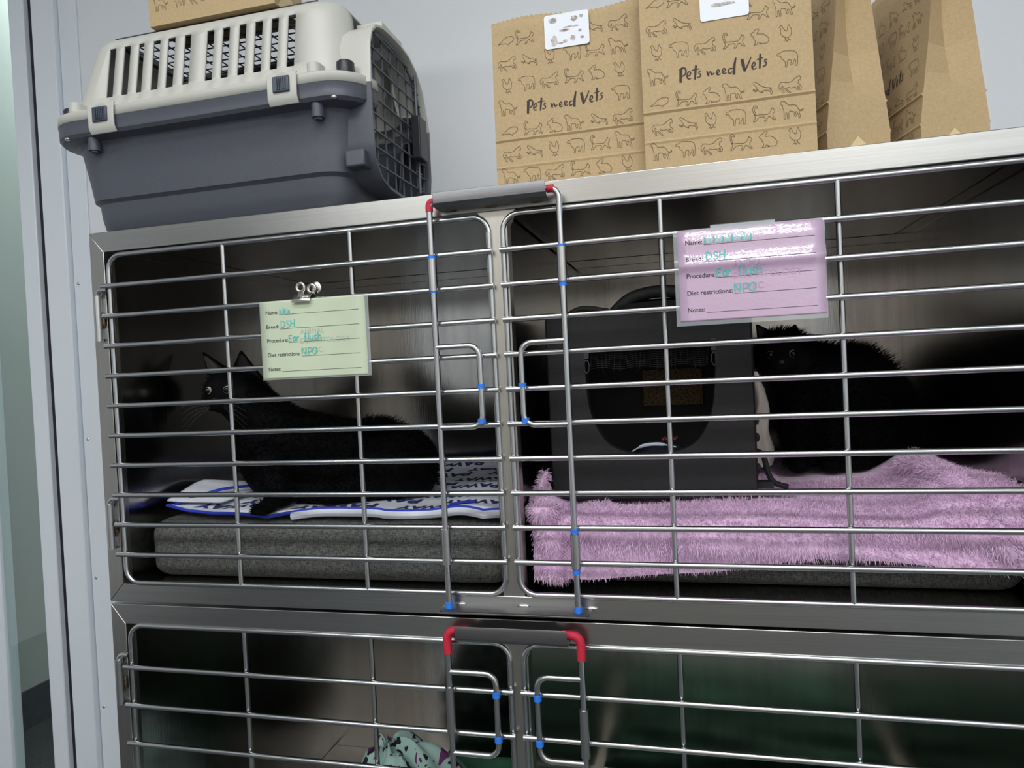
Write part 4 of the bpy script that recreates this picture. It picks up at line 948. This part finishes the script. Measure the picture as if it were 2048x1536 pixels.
sphB += [(tuple(H2), .050, (1, 1, .95)), (tuple(H2+fB*.030+Vector((0, 0, -.018))), .028, (1, 1, .82)), (tuple(H2+fB*.042+Vector((0, 0, -.022))), .018, (1.1, 1, .8)), (tuple(H2+Vector((-.026, -.012, -.016))), .023, (1, 1, 1)), (tuple(H2+Vector((.026, -.012, -.016))), .023, (1, 1, 1)), (tuple(H2+Vector((.035, .02, -.005))), .036, (1, 1, 1))]
sphB += [((1.256, .43, .205), .082, (1.0, 1, .8)), ((1.25, .37, .195), .055, (1.2, .8, 1)), ((1.17, .41, .225), .062, (1, 1, 1.25)), ((1.20, .40, .195), .06, (1.2, 1, .75))]
sphB += limb([(1.150, .39, .255), (1.138, .375, .205), (1.130, .36, .165)], [.045, .030, .022])
sphB += limb([(1.195, .385, .245), (1.190, .365, .200), (1.184, .35, .163)], [.045, .030, .021])
sphB += [((1.128, .348, .160), .020, (1, 1.2, .7)), ((1.182, .338, .160), .020, (1, 1.2, .7))]
sphB += limb([(1.27, .36, .165), (1.225, .345, .160)], [.032, .022])
sphB += limb([(1.315, .44, .178), (1.310, .38, .180), (1.285, .355, .186)], [.018, .017, .013])
alongB = lambda P: np.stack([np.full(len(P), .7), np.zeros(len(P)), np.full(len(P), .15)], 1)
cat('cat', sphB, H2, fB, [((1.076, .408, .382), (1.104, .412, .396), (1.0745, .412, .413), (-.25, -.95, .1)), ((1.122, .414, .396), (1.156, .420, .378), (1.1415, .416, .4085), (.15, -.95, .1))], (.047, .000),
    'black cat hunched behind the soft carrier in the right cage', 24000, .013, alongB, eye_ring=1.0, whisk=False, mask=lambda c, n: np.where(np.linalg.norm(c-np.array(H2+fB*.03), axis=1) < .048, .05, 1.)*np.where(n[:, 2] < -.3, 0, 1), rest=ZB, tuft=(1.245, .045, .44, .026))

# ------------------------------------------------------------------ lower cage contents
def heap(name, cx, cy, rx, ry, z0, h, m, label, cat_, seed, skew=0):
    random.seed(seed); NX, NA = 26, 48; rings = []; ph = [random.uniform(0, 6) for _ in range(6)]
    for j in range(NX):
        t = j/(NX-1); rings.append([(cx+skew*t+rx*math.cos(a)*(1-t*.92)*(1+.10*math.sin(3*a+ph[0])), cy+ry*math.sin(a)*(1-t*.92)*(1+.08*math.sin(2*a+ph[1])),
            z0+h*math.sin(t*1.57)**.8*(1+.06*math.sin(5*a+ph[2]+t*6)+.05*math.sin(9*a+ph[3]-t*9))) for a in np.linspace(0, 6.2832, NA, endpoint=False)])
    b = MB(); b.loft(rings); o = b.build(name, m, smooth=70); tag(o, label, cat_); return o
def mat_blanket(x0, x1, label, seed):
    random.seed(seed); NX, NY = 60, 60; V = []; p = [random.uniform(0, 6) for _ in range(4)]
    for i in range(NX):
        for j in range(NY):
            x = x0+(x1-x0)*i/(NX-1); y = .040+.605*j/(NY-1)
            edge = min(1, min(i, NX-1-i, j, NY-1-j)/3)
            V.append((x+.003*math.sin(y*30+p[0]), y, -.5872+.014*edge+edge*(.007*math.sin(y*44+x*6+p[1])+.005*math.sin(y*80-x*9+p[2])+.006)))
    b = MB(); b.add(V, [(i*NY+j, (i+1)*NY+j, (i+1)*NY+j+1, i*NY+j+1) for i in range(NX-1) for j in range(NY-1)])
    o = b.build('green_blanket', 'greenf', smooth=70); tag(o, label, 'blanket'); return o
mat_blanket(.714, 1.368, 'dark green blanket spread on the floor of the lower right cage', 8)
mat_blanket(.330, .678, 'dark green blanket under the mint one in the lower left cage', 9)
heap('patterned_blanket', .385, .33, .175, .17, -.5535, .165, 'mint', 'crumpled mint blanket with dark flower print in the lower cage', 'blanket', 3, -.05)
# white cloth bunched against the back of the right cage
mb = MB(); rings = []
for j in range(14):
    t = j/13; w_ = 1-.25*t
    rings.append([(1.070+(.021*w_+.003*math.sin(3*a+t*7))*math.cos(a)+.004*math.sin(t*11), .405+(.030*w_+.004*math.sin(4*a-t*5))*math.sin(a), .1545+.155*t*(1-.12*math.cos(2*a)*t)) for a in np.linspace(0, 6.2832, 40, endpoint=False)])
mb.loft(rings); o = mb.build('cloth', MT['whitec'], smooth=70); tag(o, 'crumpled white cloth standing at the back between soft carrier and cat', 'cloth')
bpy.context.view_layer.update()
